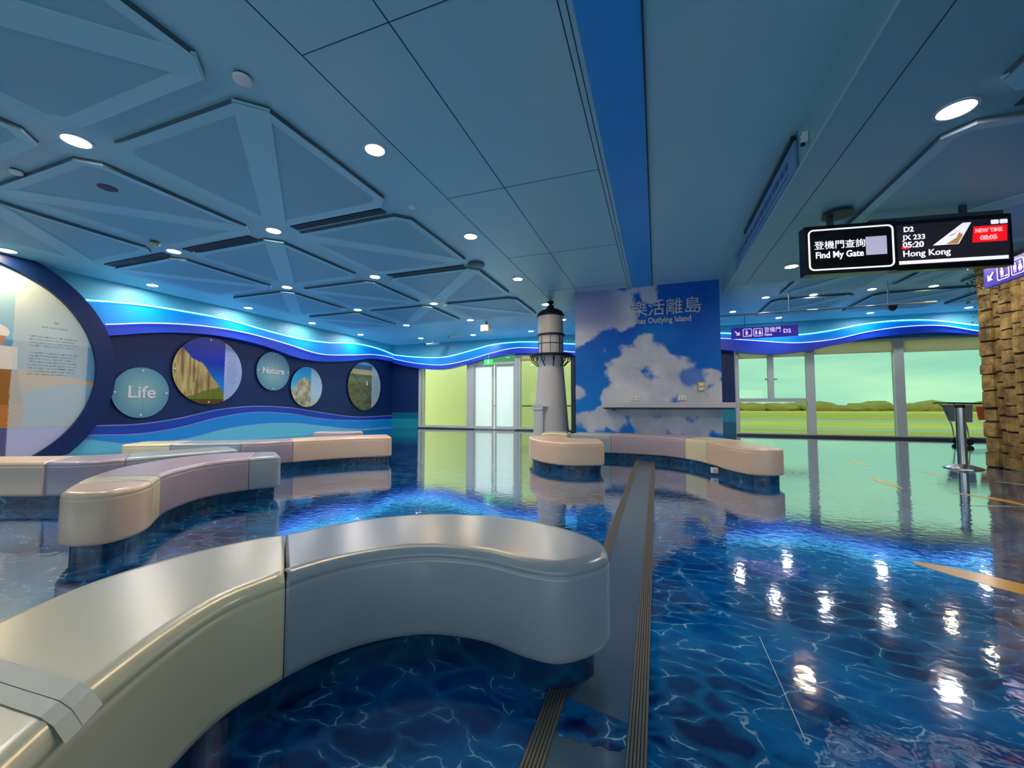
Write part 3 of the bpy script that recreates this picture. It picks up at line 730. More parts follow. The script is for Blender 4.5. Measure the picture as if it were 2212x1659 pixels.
# ------------------------------------------------------------------ benches
ZT = .47
def off_poly(P, d):
    """inset each edge k (P[k]->P[k+1]) of ccw polygon by d[k]"""
    n = len(P); R = []
    for k in range(n):
        a, b, c = P[k-1], P[k], P[(k+1) % n]
        e1, e2 = (b-a), (c-b)
        if e1.length < 1e-7 or e2.length < 1e-7: R.append(b.copy()); continue
        n1 = Vector((-e1.y, e1.x)).normalized(); n2 = Vector((-e2.y, e2.x)).normalized(); d1, d2 = d[k-1], d[k]
        det = n1.x*n2.y-n1.y*n2.x
        if abs(det) < .35: x = (n1+n2).normalized()*((d1+d2)/2)
        else: x = Vector(((d1*n2.y-d2*n1.y)/det, (n1.x*d2-n2.x*d1)/det))
        if x.length > .12: x = x.normalized()*.12
        R.append(b+x)
    return R
def bench(label, front, back, cuts, mats_, r0=.12, r1=.12, N=90, plinth=True, at=None):
    F, B = spline(front, N), spline(back, N)
    c0 = front[len(front)//2]; c1 = back[len(back)//2]
    loc = ((c0[0]+c1[0])/2, (c0[1]+c1[1])/2, 0)
    t = thing('bench', label, 'bench', loc, 'curved waiting benches')
    def nb(fa): 
        p = F[int(round(fa*(N-1)))]; return min(range(N), key=lambda i: (B[i]-p).length)/(N-1)
    cuts = [(0, 0)] + [(a, .65*nb(a)+.35*b) for a, b in cuts] + [(1, 1)]
    def poly(i):
        (fa, ba), (fb, bb) = cuts[i], cuts[i+1]
        f = F[int(round(fa*(N-1))):int(round(fb*(N-1)))+1]; b = B[int(round(ba*(N-1))):int(round(bb*(N-1)))+1][::-1]
        pts = [(p, 0) for p in f]; pts[-1] = (f[-1], 1 if i < len(cuts)-2 else 0)
        pts += [(p, 0) for p in b]; pts[-1] = (b[-1], 1 if i > 0 else 0)
        return pts
    def fillet(pts, ci, r):
        n = len(pts); C = pts[ci][0]
        if r <= 0: return pts
        keep = [(p, f) for p, f in pts if (p-C).length > r or p is C]
        i = [k for k, (p, f) in enumerate(keep) if p is C][0]
        a, b = keep[i-1][0], keep[(i+1) % len(keep)][0]
        a = C+(a-C).normalized()*r; b = C+(b-C).normalized()*r
        arc = [((1-s)**2*a+2*s*(1-s)*C+s*s*b, 0) for s in [k/7 for k in range(8)]]
        return keep[:i]+arc+keep[i+1:]
    for i in range(len(cuts)-1):
        pts = poly(i); nf = int(round(cuts[i+1][0]*(N-1)))-int(round(cuts[i][0]*(N-1)))
        ends = []
        if i == 0: ends += [(pts[0][0], r0), (pts[-1][0], r0)]
        if i == len(cuts)-2: ends += [(pts[nf][0], r1), (pts[nf+1][0], r1)]
        for C, r in ends:
            ci = [k for k, (p, f) in enumerate(pts) if p is C][0]; pts = fillet(pts, ci, r)
        P = [p for p, f in pts]; J = [f for p, f in pts]
        area = sum(P[k-1].x*P[k].y-P[k].x*P[k-1].y for k in range(len(P)))
        if area < 0:
            n = len(P); J = [J[(n-2-k) % n] for k in range(n)]; P = P[::-1]
        prof = [(.02, .12), (.004, .128), (0, .15), (0, .41), (.001, .425), (.006, .429), (.001, .433), (.006, .448), (.018, .461), (.036, .4685), (.06, ZT)]
        bm = NB(); rings = []
        for ins, z in prof:
            Q = off_poly(P, [(ins*.22+.0015) if j else ins for j in J]); rings.append([bm.verts.new((q.x, q.y, z)) for q in Q])
        n = len(P)
        for A_, B_ in zip(rings, rings[1:]):
            for k in range(n):
                f = bm.faces.new([A_[k], A_[(k+1) % n], B_[(k+1) % n], B_[k]]); f.smooth = True
        bm.faces.new(rings[0][::-1]); bm.faces.new(rings[-1]); bm.normal_update()
        bmesh.ops.triangulate(bm, faces=[f for f in bm.faces if len(f.verts) > 4])
        bmesh.ops.recalc_face_normals(bm, faces=bm.faces)
        me = bpy.data.meshes.new('cushion'); bm.to_mesh(me); bm.free()
        o = me_obj('cushion', me, M[mats_[i]], t); o['label'] = {'cream': 'cream', 'greyblue': 'grey blue', 'tan': 'tan', 'mauve': 'mauve'}[mats_[i]]+' vinyl cushion block'
        Q = off_poly(P, [-.0 if j else .055 for j in J])
        if i == 0: bmP = NB()
        prism(bmP, [(q.x, q.y) for q in Q], 0, .125)
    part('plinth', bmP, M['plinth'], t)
    return t

near = bench('nearest curved bench with cream and grey blue blocks and pale tape in the foreground',
  [(-.62, -.06), (-.80, .17), (-1.0, .40), (-1.13, .62), (-1.215, .85), (-1.205, 1.02), (-1.15, 1.20), (-1.04, 1.35), (-.88, 1.455), (-.66, 1.485), (-.46, 1.445), (-.34, 1.45), (-.24, 1.535), (-.18, 1.64)],
  [(-1.02, -.52), (-1.30, -.22), (-1.58, .18), (-1.70, .55), (-1.79, .82), (-1.775, 1.06), (-1.69, 1.30), (-1.60, 1.42), (-1.50, 1.62), (-1.35, 1.81), (-1.15, 1.94), (-.85, 2.01), (-.57, 1.995), (-.35, 1.90), (-.215, 1.785)],
  [(.496, .565)], ['cream', 'greyblue'], .12, .05, 140)
# pale tape across the near bench
bm = NB()
tp = [((-1.02, .44), (-1.66, .40)), ((-1.045, .475), (-1.68, .435)), ((-1.08, .52), (-1.70, .48))]
for (a, b), (c, d), dz in ((tp[0], tp[1], .0012), (tp[1], tp[2], .0022)):
    def ex(p, s): return (p[0], p[1], s)
    m1 = lambda a, b, f: (a[0]+(b[0]-a[0])*f, a[1]+(b[1]-a[1])*f)
    for (f0, z0), (f1, z1) in zip([(-.015, .440), (.04, .463), (.10, ZT+.0015), (.55, ZT+.0015), (.98, ZT+.0015)][:-1], [(.04, .463), (.10, ZT+.0015), (.55, ZT+.0015), (.98, ZT+.0015)]):
        q = [ex(m1(a, b, f0), z0+dz), ex(m1(c, d, f0), z0+dz), ex(m1(c, d, f1), z1+dz), ex(m1(a, b, f1), z1+dz)]
        bm.faces.new([bm.verts.new(p) for p in q])
tp_ = part('tape', bm, M['band'], near); tp_['label'] = 'pale tape strips across the cushion'

bench('curved bench with tan, cream, mauve and grey blocks in the middle left',
  [(-3.72, 1.53), (-3.58, 1.56), (-3.47, 1.66), (-3.49, 1.82), (-3.60, 1.97), (-3.88, 2.20), (-4.08, 2.43), (-4.26, 2.82), (-4.20, 3.18), (-4.02, 3.46)],
  [(-3.80, 1.56), (-4.02, 1.70), (-4.30, 1.90), (-4.66, 2.24), (-4.90, 2.62), (-5.02, 3.0), (-4.95, 3.42), (-4.50, 3.80)],
  [(.29, .24), (.40, .36), (.87, .87)], ['tan', 'cream', 'mauve', 'greyblue'], .03, .10, 110)
bench('bench with tan, mauve and grey blocks running in from the left picture edge',
  [(-7.6, 1.55), (-6.9, 1.86), (-6.25, 2.13), (-5.78, 2.31), (-5.52, 2.46), (-5.40, 2.80), (-5.32, 3.3), (-5.15, 3.8)],
  [(-7.85, 2.05), (-7.2, 2.32), (-6.75, 2.50), (-6.25, 2.75), (-6.0, 3.05), (-5.92, 3.5), (-5.72, 4.05)],
  [(.52, .48), (.70, .68)], ['tan', 'mauve', 'greyblue'])
bench('long bench of cream, grey, mauve and tan blocks near the disc wall',
  [(-7.40, 3.62), (-6.75, 4.0), (-5.95, 4.45), (-5.58, 4.95), (-5.33, 5.37), (-4.98, 5.80), (-4.52, 6.18)],
  [(-7.72, 4.12), (-7.1, 4.50), (-6.35, 4.95), (-6.05, 5.40), (-5.80, 5.85), (-5.45, 6.32), (-5.02, 6.72)],
  [(.17, .17), (.42, .42), (.60, .60)], ['cream', 'greyblue', 'mauve', 'tan'])
bench('small pale bench end showing behind the long bench by the disc wall',
  [(-6.9, 6.6), (-6.55, 6.75), (-6.1, 6.8)], [(-7.1, 7.1), (-6.6, 7.3), (-6.05, 7.35)], [], ['mauve'], .2, .2, 40)
bench('short kidney shaped tan bench in front of the lighthouse',
  [(-2.20, 7.05), (-2.05, 6.70), (-1.75, 6.33), (-1.38, 6.13), (-1.05, 6.18), (-.76, 6.34)],
  [(-2.28, 7.30), (-2.05, 7.45), (-1.70, 7.35), (-1.40, 7.12), (-1.15, 7.05), (-.92, 7.05)], [], ['tan'], .04, .10, 60)
bench('pale bench end between the tan bench and the lighthouse base',
  [(-2.25, 8.0), (-1.95, 8.1), (-1.72, 8.12)], [(-2.3, 8.55), (-1.95, 8.65), (-1.75, 8.65)], [], ['cream'], .15, .02, 40)
bench('long curved bench of grey, mauve, cream and tan blocks before the cloud column',
  [(-1.66, 8.12), (-.92, 8.02), (-.32, 7.96), (.16, 7.82), (.56, 7.42), (.80, 6.90), (.95, 6.45), (1.16, 6.14), (1.44, 6.12)],
  [(-1.66, 8.68), (-.83, 8.66), (-.1, 8.60), (.52, 8.42), (.98, 8.05), (1.28, 7.58), (1.46, 7.05), (1.56, 6.55), (1.60, 6.30)],
  [(.20, .22), (.54, .52), (.68, .64)], ['greyblue', 'mauve', 'cream', 'tan'], .02, .10, 110)
o = thing('floor_outlet', 'small white outlet box on the dark plinth of the bench before the cloud column', 'outlet', (.80, 6.72, 0))
bm = NB(); box(bm, .745, .845, 6.70, 6.76, .035, .115, bev=.006); part('cover', bm, M['cam'], o)
bm = NB(); box(bm, .77, .82, 6.695, 6.701, .055, .095); part('socket', bm, M['frame'], o)

# ------------------------------------------------------------------ floor joint cover and markings
t = thing('floor_joint_cover', 'long grey metal joint cover with ribbed edges running down the blue floor', 'floor cover', (-.2, 3, 0))
bm = NB(); box(bm, -.325, -.105, -2.0, 9.89, .0005, .004); part('cover_plate', bm, M['plate'], t)
for x0, x1 in ((-.392, -.325), (-.105, -.044)):
    bm = NB(); n = 6; wd = (x1-x0)/n
    box(bm, x0, x1, -2.0, 9.89, .0005, .005, 1)
    for k in range(n): box(bm, x0+k*wd+wd*.15, x0+k*wd+wd*.85, -2.0, 9.89, .005, .0085, 0)
    part('ribbed_edge', bm, [M['alu'], M['aludark']], t)
bm = NB(); 
pp = [(-.322, 1.475), (-.108, 1.425), (-.108, 1.33)]+[(-.108-.214*k/14, 1.305+.006*math.sin(k*1.9)+.004*math.sin(k*4.1)) for k in range(1, 14)]+[(-.322, 1.32)]
prism(bm, pp, .004, .0055); o = part('floor_patch', bm, M['floor'], t); o['label'] = 'blue water print patch laid over the plate'
bm = NB(); box(bm, .4195, .4215, 1.55, 2.15, .0002, .0012)
o = part('floor_scratch', bm, M['cam']); tag(o, 'thin pale seam line on the blue floor right of the joint cover', 'floor mark')

def leaf_mark(x, y, dx, dy, wd, m, label, bend=.0, head=False):
    d = Vector((dx, dy)); L = d.length; d.normalize(); n = Vector((-d.y, d.x)); P1 = []; P2 = []
    for k in range(13):
        s = k/12; c = Vector((x, y))+d*L*s+n*bend*math.sin(math.pi*s); ww = wd*math.sin(math.pi*min(1, s*.93+.05))**.8*(1-.3*s)
        P1.append(c+n*ww/2); P2.append(c-n*ww/2)
    bm = NB(); prism(bm, [(p.x, p.y) for p in P1+P2[::-1]], .0003, .0012)
    o = part('floor_marking', bm, m); tag(o, label, 'floor marking', 'fish and arrow shapes printed on the floor')
leaf_mark(1.60, 3.50, .62, -.62, .24, M['yellow'], 'large tan yellow leaf shape on the floor at the right picture edge', .03)
leaf_mark(3.30, 6.35, .30, -.62, .17, M['yellow'], 'curved yellow shape on the floor below the rock column', .12)
leaf_mark(3.05, 5.62, .55, .15, .05, M['palearrow'], 'thin pale shape crossing the tip of the curved yellow mark')
leaf_mark(4.36, 7.50, .55, -.65, .12, M['palearrow'], 'thin pale shape on the floor at the foot of the rock column')
leaf_mark(2.90, 7.30, -.02, -.85, .14, M['yellow'], 'yellow leaf shape on the floor before the middle window')
leaf_mark(3.40, 9.40, .02, -.75, .13, M['yellow'], 'yellow leaf shape on the floor farthest toward the windows')
leaf_mark(3.93, 8.25, .03, -.65, .10, M['yellow'], 'small yellow leaf shape on the floor left of the steel post')

# ------------------------------------------------------------------ lighthouse
lx, ly = -2.62, 10.35
t = thing('lighthouse_model', 'white model lighthouse with black dome reaching the ceiling', 'lighthouse', (lx, ly, 0))
bm = NB(); lathe(bm, [(.50, 0), (.50, .12), (.475, .14), (.455, .5), (.40, 1.2), (.35, 1.85), (.325, 2.2), (.34, 2.30), (.36, 2.33)], (lx, ly, 0), 48); part('tower', bm, M['lhwhite'], t, True)
bm = NB(); lathe(bm, [(.32, 0), (.32, .50)], (lx, ly, 2.37), 40); lathe(bm, [(.335, .28), (.335, .295)], (lx, ly, 2.37), 40, 1)
for k in range(8):
    a = k*math.pi/4+.2; obox(bm, (lx+.315*math.cos(a), ly+.315*math.sin(a), 2.37), (.018*math.cos(a), .018*math.sin(a), 0), (-.012*math.sin(a), .012*math.cos(a), 0), (0, 0, .5), 1)
part('watch_room', bm, [M['lhwhite'], M['black']], t, True)
bm = NB(); lathe(bm, [(.33, 0), (.33, .50)], (lx, ly, 2.90), 40); part('lantern_room', bm, M['lhglass'], t, True)
bm = NB(); lathe(bm, [(.56, 0), (.58, .015), (.58, .045), (.36, .05)], (lx, ly, 2.325), 48); part('gallery', bm, M['black'], t, True)
bm = NB(); lathe(bm, [(.345, 0), (.375, .01), (.375, .045), (.34, .055)], (lx, ly, 2.865), 48); part('lantern_ring', bm, M['black'], t, True)
for k in range(10):
    a = k*2*math.pi/10+.1; c, s = math.cos(a), math.sin(a)
    bm = NB(); tube(bm, [(lx+.54*c, ly+.54*s, 2.33), (lx+.50*c, ly+.50*s, 2.20), (lx+.42*c, ly+.42*s, 2.13), (lx+.35*c, ly+.35*s, 2.06)], .014, 6); tube(bm, [(lx+.37*c, ly+.37*s, 2.30), (lx+.40*c, ly+.40*s, 2.15)], .010, 6)
    part('bracket', bm, M['black'], t, True)
bm = NB(); lathe(bm, [(.365, 0), (.36, .04), (.31, .12), (.21, .19), (.10, .225), (.09, .30), (.05, .32), (.045, .34), (.085, .37), (.085, .41), (.04, .44), (.015, .45)], (lx, ly, 3.39), 40); part('dome', bm, M['black'], t, True)
# door portal facing the room, left of centre
an = math.radians(-116); nx_, ny_ = math.cos(an), math.sin(an); Ux = Vector((-ny_, nx_, 0)); Nn = Vector((nx_, ny_, 0)); cen = Vector((lx, ly, 0))+Nn*.36
bm = NB(); O = cen-Ux*.15; 
obox(bm, O, Ux*.30, Nn*.15, (0, 0, .98)); obox(bm, O-Ux*.045, Ux*.39, Nn*.18, Vector((0, 0, .02))); 
bm2 = NB(); obox(bm2, O-Ux*.04+Vector((0, 0, .93)), Ux*.38, Nn*.19, (0, 0, .08)); plate(bm2, O+Vector((0, 0, 1.01)), Ux, (0, 0, 1), Nn, [(-.06, 0), (.36, 0), (.15, .07)], 0, .20)
part('doorway', bm, M['lhwhite'], t); part('pediment', bm2, M['lhwhite'], t)
bm = NB(); obox(bm, O+Ux*.05+Nn*.151, Ux*.20, Nn*.006, (0, 0, .86)); part('door_panel', bm, M['frame'], t)

# ------------------------------------------------------------------ flight board
P0 = Vector((1.78, 5.95, 0)); P1 = Vector((3.92, 6.27, 0)); U = (P1-P0).normalized(); V = Vector((0, 0, 1)); N = Vector((U.y, -U.x, 0)); W = (P1-P0).length
t = thing('flight_board', 'hanging black flight information board with two screens below the right ceiling', 'display', (2.85, 6.1, 2.6))
O = P0+Vector((0, 0, 2.67))
bm = NB(); obox(bm, O+N*-.10, U*W, N*.10, V*.61); part('housing', bm, M['scrblack'], t)
bm = NB(); obox(bm, O+N*-.06+U*.3+V*.60, U*.06, N*.04, V*.19); obox(bm, O+N*-.06+U*1.7+V*.60, U*.06, N*.04, V*.19); obox(bm, O+N*-.09+U*.75+V*.60, U*1.35, N*.08, V*.06); part('ceiling_mount', bm, M['vent'], t)
bm = NB(); lathe(bm, [(.17, 0), (.15, .04), (.06, .05)], (2.17, 6.0, HL-.052), 24); part('mount_plate', bm, M['framedark'], t, True)
# left screen
sL = .99
bm = NB(); obox(bm, O+N*.0, U*sL, N*.045, V*.61); scL = part('left_screen', bm, M['scrblack'], t)
Ol = O+N*.045
bm = NB(); frame_ring(bm, Ol, U, V, N, rrect(.035, sL-.035, .045, .565, .06), rrect(.053, sL-.053, .063, .547, .045), 0, .006); part('border_line', bm, M['scrwhite'], scL)
lettering('title_lettering', '登機門查詢', .112, Ol+U*.10+V*.32+N*.001, U, V, M['scrwhite'], scL, 0.0)
lettering('title_lettering', 'Find My Gate', .112, Ol+U*.11+V*.20+N*.001, U, V, M['scrwhite'], scL, .002, squeeze=.86)
bm = NB(); plate(bm, Ol, U, V, N, [(.66, .205), (.88, .205), (.88, .43), (.66, .43)], 0, .004); part('blank_square', bm, mat('screen_pale_square', (190, 185, 215), .4, emit=.45, ecol=(200, 195, 225)), scL)
# right screen
Or = O+U*(sL+.02); wr = W-sL-.06
bm = NB(); obox(bm, Or+V*.06, U*wr, N*.012, V*.50); scR = part('right_screen', bm, M['scrgrey'], t)
On = Or+N*.013
lettering('gate_lettering', 'D2', .085, On+U*.07+V*.47, U, V, M['scrwhite'], scR, .0025)
lettering('flight_lettering', 'JX 233', .085, On+U*.06+V*.37, U, V, M['scrwhite'], scR, .0012)
lettering('time_lettering', '05:20', .098, On+U*.055+V*.275, U, V, M['scrwhite'], scR, .0022)
bm = NB(); plate(bm, On, U, V, N, [(.045, .255), (.12, .255), (.10, .30), (.045, .29)], -.002, .001); part('red_smudge', bm, M['scrred'], scR)
lettering('city_lettering', 'Hong Kong', .105, On+U*.05+V*.165, U, V, M['scrwhite'], scR, .0012)
bm = NB(); plate(bm, On, U, V, N, [(.01, .072), (wr-.02, .072), (wr-.02, .112), (.01, .112)], 0, .002); part('ticker_bar', bm, M['scrwhite'], scR)
bm = NB(); plate(bm, On, U, V, N, [(.36, .28), (.62, .28), (.755, .53), (.67, .53)], 0, .002); tf = part('tail_fin', bm, M['scrwhite'], scR)
bm = NB(); plate(bm, On, U, V, N, [(.49, .285), (.61, .285), (.665, .385), (.63, .42), (.60, .36)], .002, .004); plate(bm, On, U, V, N, [(.52, .38), (.60, .42), (.64, .455), (.62, .43), (.56, .385)], .002, .004); part('tail_emblem', bm, M['scrgold'], tf)
bm = NB(); plate(bm, On, U, V, N, [(.755, .285), (1.09, .285), (1.10, .475), (.775, .475)], 0, .002); rb = part('red_box', bm, M['scrred'], scR)
lettering('notice_lettering', 'NEW TIME', .066, On+U*.785+V*.40+N*.004, U, V, M['scrredtxt'], rb, .0015, squeeze=.84)
lettering('notice_lettering', '08:05', .075, On+U*.83+V*.31+N*.004, U, V, M['scrredtxt'], rb, .002)
bm = NB()
for a in (.945, 1.03): plate(bm, On, U, V, N, rrect(a, a+.075, .49, .54, .01), 0, .002)
part('status_icon', bm, M['scrwhite'], scR)

# ------------------------------------------------------------------ purple wayfinding signs
def person_icon(bm, O, U, V, N, x, y, s, skirt=False):
    plate(bm, O, U, V, N, [(x+.12*s*math.cos(k*math.pi/4), y+.86*s+.12*s*math.sin(k*math.pi/4)) for k in range(8)], .002, .006)
    if skirt: plate(bm, O, U, V, N, [(x-.28*s, y+.2*s), (x+.28*s, y+.2*s), (x+.12*s, y+.7*s), (x-.12*s, y+.7*s)], .002, .006)
    else: plate(bm, O, U, V, N, [(x-.17*s, y+.3*s), (x+.17*s, y+.3*s), (x+.2*s, y+.7*s), (x-.2*s, y+.7*s)], .002, .006)
    for dx in (-.1, .1): plate(bm, O, U, V, N, [(x+dx*s-.05*s, y), (x+dx*s+.05*s, y), (x+dx*s+.05*s, y+.3*s), (x+dx*s-.05*s, y+.3*s)], .002, .006)
def arrow(bm, O, U, V, N, cx_, cy_, s, ang):
    P = [(-.5, -.09), (.05, -.09), (.05, -.42), (.5, 0), (.05, .42), (.05, .09), (-.5, .09)]; c, q = math.cos(ang), math.sin(ang)
    plate(bm, O, U, V, N, [(cx_+s*(a*c-b*q), cy_+s*(a*q+b*c)) for a, b in P], .002, .006)
def way_sign(label, P0, U, W, H, D, far):
    U = Vector(U).normalized(); V = Vector((0, 0, 1)); N = U.cross(V)
    t = thing('wayfinding_sign', label, 'sign', P0, 'purple wayfinding signs'); O = Vector(P0)
    bm = NB(); obox(bm, O-N*D, U*W, N*D, V*H); part('sign_box', bm, M['signblue'], t)
    bm = NB(); arrow(bm, O, U, V, N, .13, H*.48, H*.55, math.radians(-45) if far else math.radians(-135)); part('arrow', bm, M['signwhite'], t)
    s = H*.74
    for k in range(2):
        x = .25+k*(s+.03); bm = NB(); y = H*.13
        frame_ring(bm, O, U, V, N, rrect(x, x+s, y, y+s, .03), rrect(x+.014, x+s-.014, y+.014, y+s-.014, .02), .001, .006)
        if k == 0: person_icon(bm, O, U, V, N, x+s*.42, y+s*.16, s*.68); plate(bm, O, U, V, N, [(x+s*.62, y+s*.15), (x+s*.88, y+s*.15), (x+s*.88, y+s*.24), (x+s*.62, y+s*.24)], .002, .006)
        else: person_icon(bm, O, U, V, N, x+s*.3, y+s*.16, s*.66); person_icon(bm, O, U, V, N, x+s*.7, y+s*.16, s*.66, True)
        part('pictogram', bm, M['signwhite'], t)
    return t, O, U, V, N, .25+2*(s+.03)
Hs = .27
t, O, U_, V_, N_, x = way_sign('purple gate sign D2 hanging in front of the far right wave cornice', (1.80, 11.3, 2.70), (1, 0, 0), 1.42, Hs, .06, True)
lettering('lettering', '登機門', .14, O+U_*x+V_*.13+N_*.002, U_, V_, M['signwhite'], t, 0.0, squeeze=.85)
lettering('lettering', 'Gate', .085, O+U_*x+V_*.04+N_*.002, U_, V_, M['signwhite'], t, .002)
lettering('lettering', 'D2', .13, O+U_*(x+.40)+V_*.09+N_*.002, U_, V_, M['signwhite'], t, .003)
for dx in (.3, 1.1):
    bm = NB(); tube(bm, [(1.80+dx, 11.33, 2.97), (1.80+dx, 11.33, 3.285)], .006, 6); part('hanger', bm, M['steel'], t)
t, O, U_, V_, N_, x = way_sign('purple sign with arrow and pictograms beside the rock column, cut by the right picture edge', (4.66, 8.0, 2.79), (0, -1, 0), 1.5, .29, .06, False)
for dx in (.3, 1.2):
    bm = NB(); tube(bm, [(4.69, 8.0-dx, 3.08), (4.69, 8.0-dx, HL)], .008, 6); part('hanger', bm, M['steel'], t)
lettering('lettering', '登機門', .15, O+U_*x+V_*.12+N_*.002, U_, V_, M['signwhite'], t, 0.0)

# ceiling hung rail
t = thing('ceiling_rail', 'thin pale rail hung below the right ceiling in front of the windows', 'rail', (4.0, 11.4, 3.3))
bm = NB(); tube(bm, [(1.45, 11.34, 3.30), (5.9, 11.5, 3.33)], .022, 8); part('rail', bm, M['frame'], t)
for x in (3.08, 5.0):
    bm = NB(); tube(bm, [(x, 11.4, 3.32), (x, 11.4, HC)], .014, 6); part('hanger_rod', bm, M['frame'], t)
o = thing('dome_camera', 'small black dome camera under the thin ceiling rail', 'camera', (5.05, 11.45, 3.3))
bm = NB(); lathe(bm, [(.02, -.12), (.06, -.09), (.08, -.04), (.08, 0)], (5.1, 11.47, 3.305), 16); part('dome', bm, M['black'], o, True)
bm = NB(); lathe(bm, [(.09, -.012), (.09, .006)], (5.1, 11.47, 3.305), 16); part('base', bm, M['vent'], o)

# banner on the bulkhead
t = thing('bulkhead_banner', 'pale blue banner with faint text on the bulkhead left of the flight board', 'banner', (1.4, 6, HL))
bm = NB(); box(bm, 1.385, 1.405, 4.78, 8.1, HL+.01, HC-.07); part('banner_sheet', bm, M['banner'], t)
bm = NB(); box(bm, 1.36, 1.405, 4.78, 7.2, HC-.07, HC-.02); part('banner_gap_strip', bm, mat('banner_gap_dark', (10, 50, 50), .3), t)  # dark strip painted in for the shadowy, reflecting gap above the sheet
bm = NB(); r_ = random.Random(3); y = 5.0
while y < 7.9:
    l = r_.uniform(.08, .2); box(bm, 1.382, 1.386, y, y+l, HL+.15, HL+.22); y += l+r_.uniform(.03, .07)
box(bm, 1.382, 1.386, 5.0, 7.9, HL+.07, HL+.085); part('faded_text_row', bm, M['bantxt'], t)
o = thing('wall_sensor', 'small white sensor on the bulkhead above the banner end', 'sensor', (1.4, 4.6, 3.6))
bm = NB(); box(bm, 1.36, 1.408, 4.44, 4.52, 3.56, 3.66, bev=.008); part('body', bm, M['cam'], o)
bm = NB(); lathe(bm, [(.008, -.03), (.022, -.02), (.022, 0)], (1.37, 4.48, 3.565), 12); part('lens', bm, M['black'], o, True)

# exit sign
t = thing('exit_sign', 'small green emergency exit sign above the sliding door', 'sign', (-6.55, 15.5, 2.8))
bm = NB(); box(bm, -6.75, -6.35, 15.36, 15.42, 2.72, 2.94, bev=.01); part('box', bm, M['exitgreen'], t)
bm = NB(); person_icon(bm, Vector((-6.55, 15.36, 2.74)), Vector((1, 0, 0)), Vector((0, 0, 1)), Vector((0, -1, 0)), 0, .01, .16); part('running_figure', bm, M['scrwhite'], t)
bm = NB(); tube(bm, [(-6.55, 15.39, 2.94), (-6.55, 15.39, 3.2)], .01, 6); tube(bm, [(-6.55, 15.39, 3.2), (-6.55, 15.52, 3.2)], .01, 6); part('bracket', bm, M['frame'], t)

# ------------------------------------------------------------------ downlights
def downlight(x, y, z, label, warm=False, r=.095, ceilr=None):
    t = thing('downlight', label, 'ceiling light', (x, y, z), 'round recessed downlights')
    bm = NB(); frame_ring(bm, (x, y, z), (1, 0, 0), (0, 1, 0), (0, 0, -1), [((r+.025)*math.cos(k*math.pi/14), (r+.025)*math.sin(k*math.pi/14)) for k in range(28)], [(r*math.cos(k*math.pi/14), r*math.sin(k*math.pi/14)) for k in range(28)], 0, .012)
    part('trim_ring', bm, M['trimw'], t)
    bm = NB(); vs = [bm.verts.new((x+r*math.cos(-k*math.pi/14), y+r*math.sin(-k*math.pi/14), z-.006)) for k in range(28)]; bm.faces.new(vs)
    me = bpy.data.meshes.new('diffuser'); bm.normal_update(); bm.to_mesh(me); bm.free(); me_obj('diffuser', me, M['lampwarm' if warm else 'lamp'], t)
ordn = ['nearest', 'second', 'third', 'fourth', 'fifth', 'sixth']
rowsL = [(-2.86, [3.52, 5.94, 8.35, 10.76, 12.9], 'the flat strip right of the dropped panels', [1, 1, 1, 0, 0]),
         (-5.745, [2.33, 4.67, 7.15, 9.62, 11.93], 'the right lane between dropped panels', [0, 0, 0, 1, 1]),
         (-8.23, [2.35, 4.70, 7.09, 9.50, 11.95], 'the left lane between dropped panels', [0, 0, 0, 0, 0]),
         (-11.05, [3.66, 5.90, 8.25, 10.55, 12.94], 'the row along the disc wall', [1, 0, 0, 0, 0])]
for x, yy, nm, wm in rowsL:
    for k, y in enumerate(yy):
        downlight(x, y, HC, f'round downlight, {ordn[k]} from the camera in {nm}', bool(wm[k]), .115 if k == 0 and x < -5 else .10)
for k, x in enumerate((-9.28, -6.86, -4.44)):
    downlight(x, 14.52, HC, f'round downlight, {["left", "middle", "right"][k]} one of the last row before the far door wall', False)
downlight(2.34, 4.2, HL, 'large bright downlight in the low right ceiling nearest the camera', False, .115)
downlight(4.28, 8.55, HL, 'downlight in the low right ceiling hidden behind the flight board, mirrored in the floor', False, .11)
downlight(2.25, 8.13, HL, 'downlight in the low right ceiling at the left edge of the flight board', True)
for x, y, s in ((2.72, 11.98, 'above the hanging purple gate sign'), (3.80, 12.09, 'rear one of the close pair right of the gate sign'), (3.79, 11.5, 'front one of the close pair right of the gate sign'),
                (4.95, 11.98, 'beside the rail hanger below the flight board'), (6.19, 12.15, 'between the flight board and the rock column'), (2.2, 13.5, 'nearest the cloud column corner'),
                (3.74, 14.95, 'just above the gate sign near the far windows'), (6.17, 15.1, 'above the wave crest over the far windows'), (8.49, 15.2, 'beside the rock column near the far windows'), (6.07, 10.83, 'small one under the right end of the flight board')):
    downlight(x, y, HC, 'far right downlight, '+s, x in (6.19, 6.07), .08 if x != 6.07 else .05)

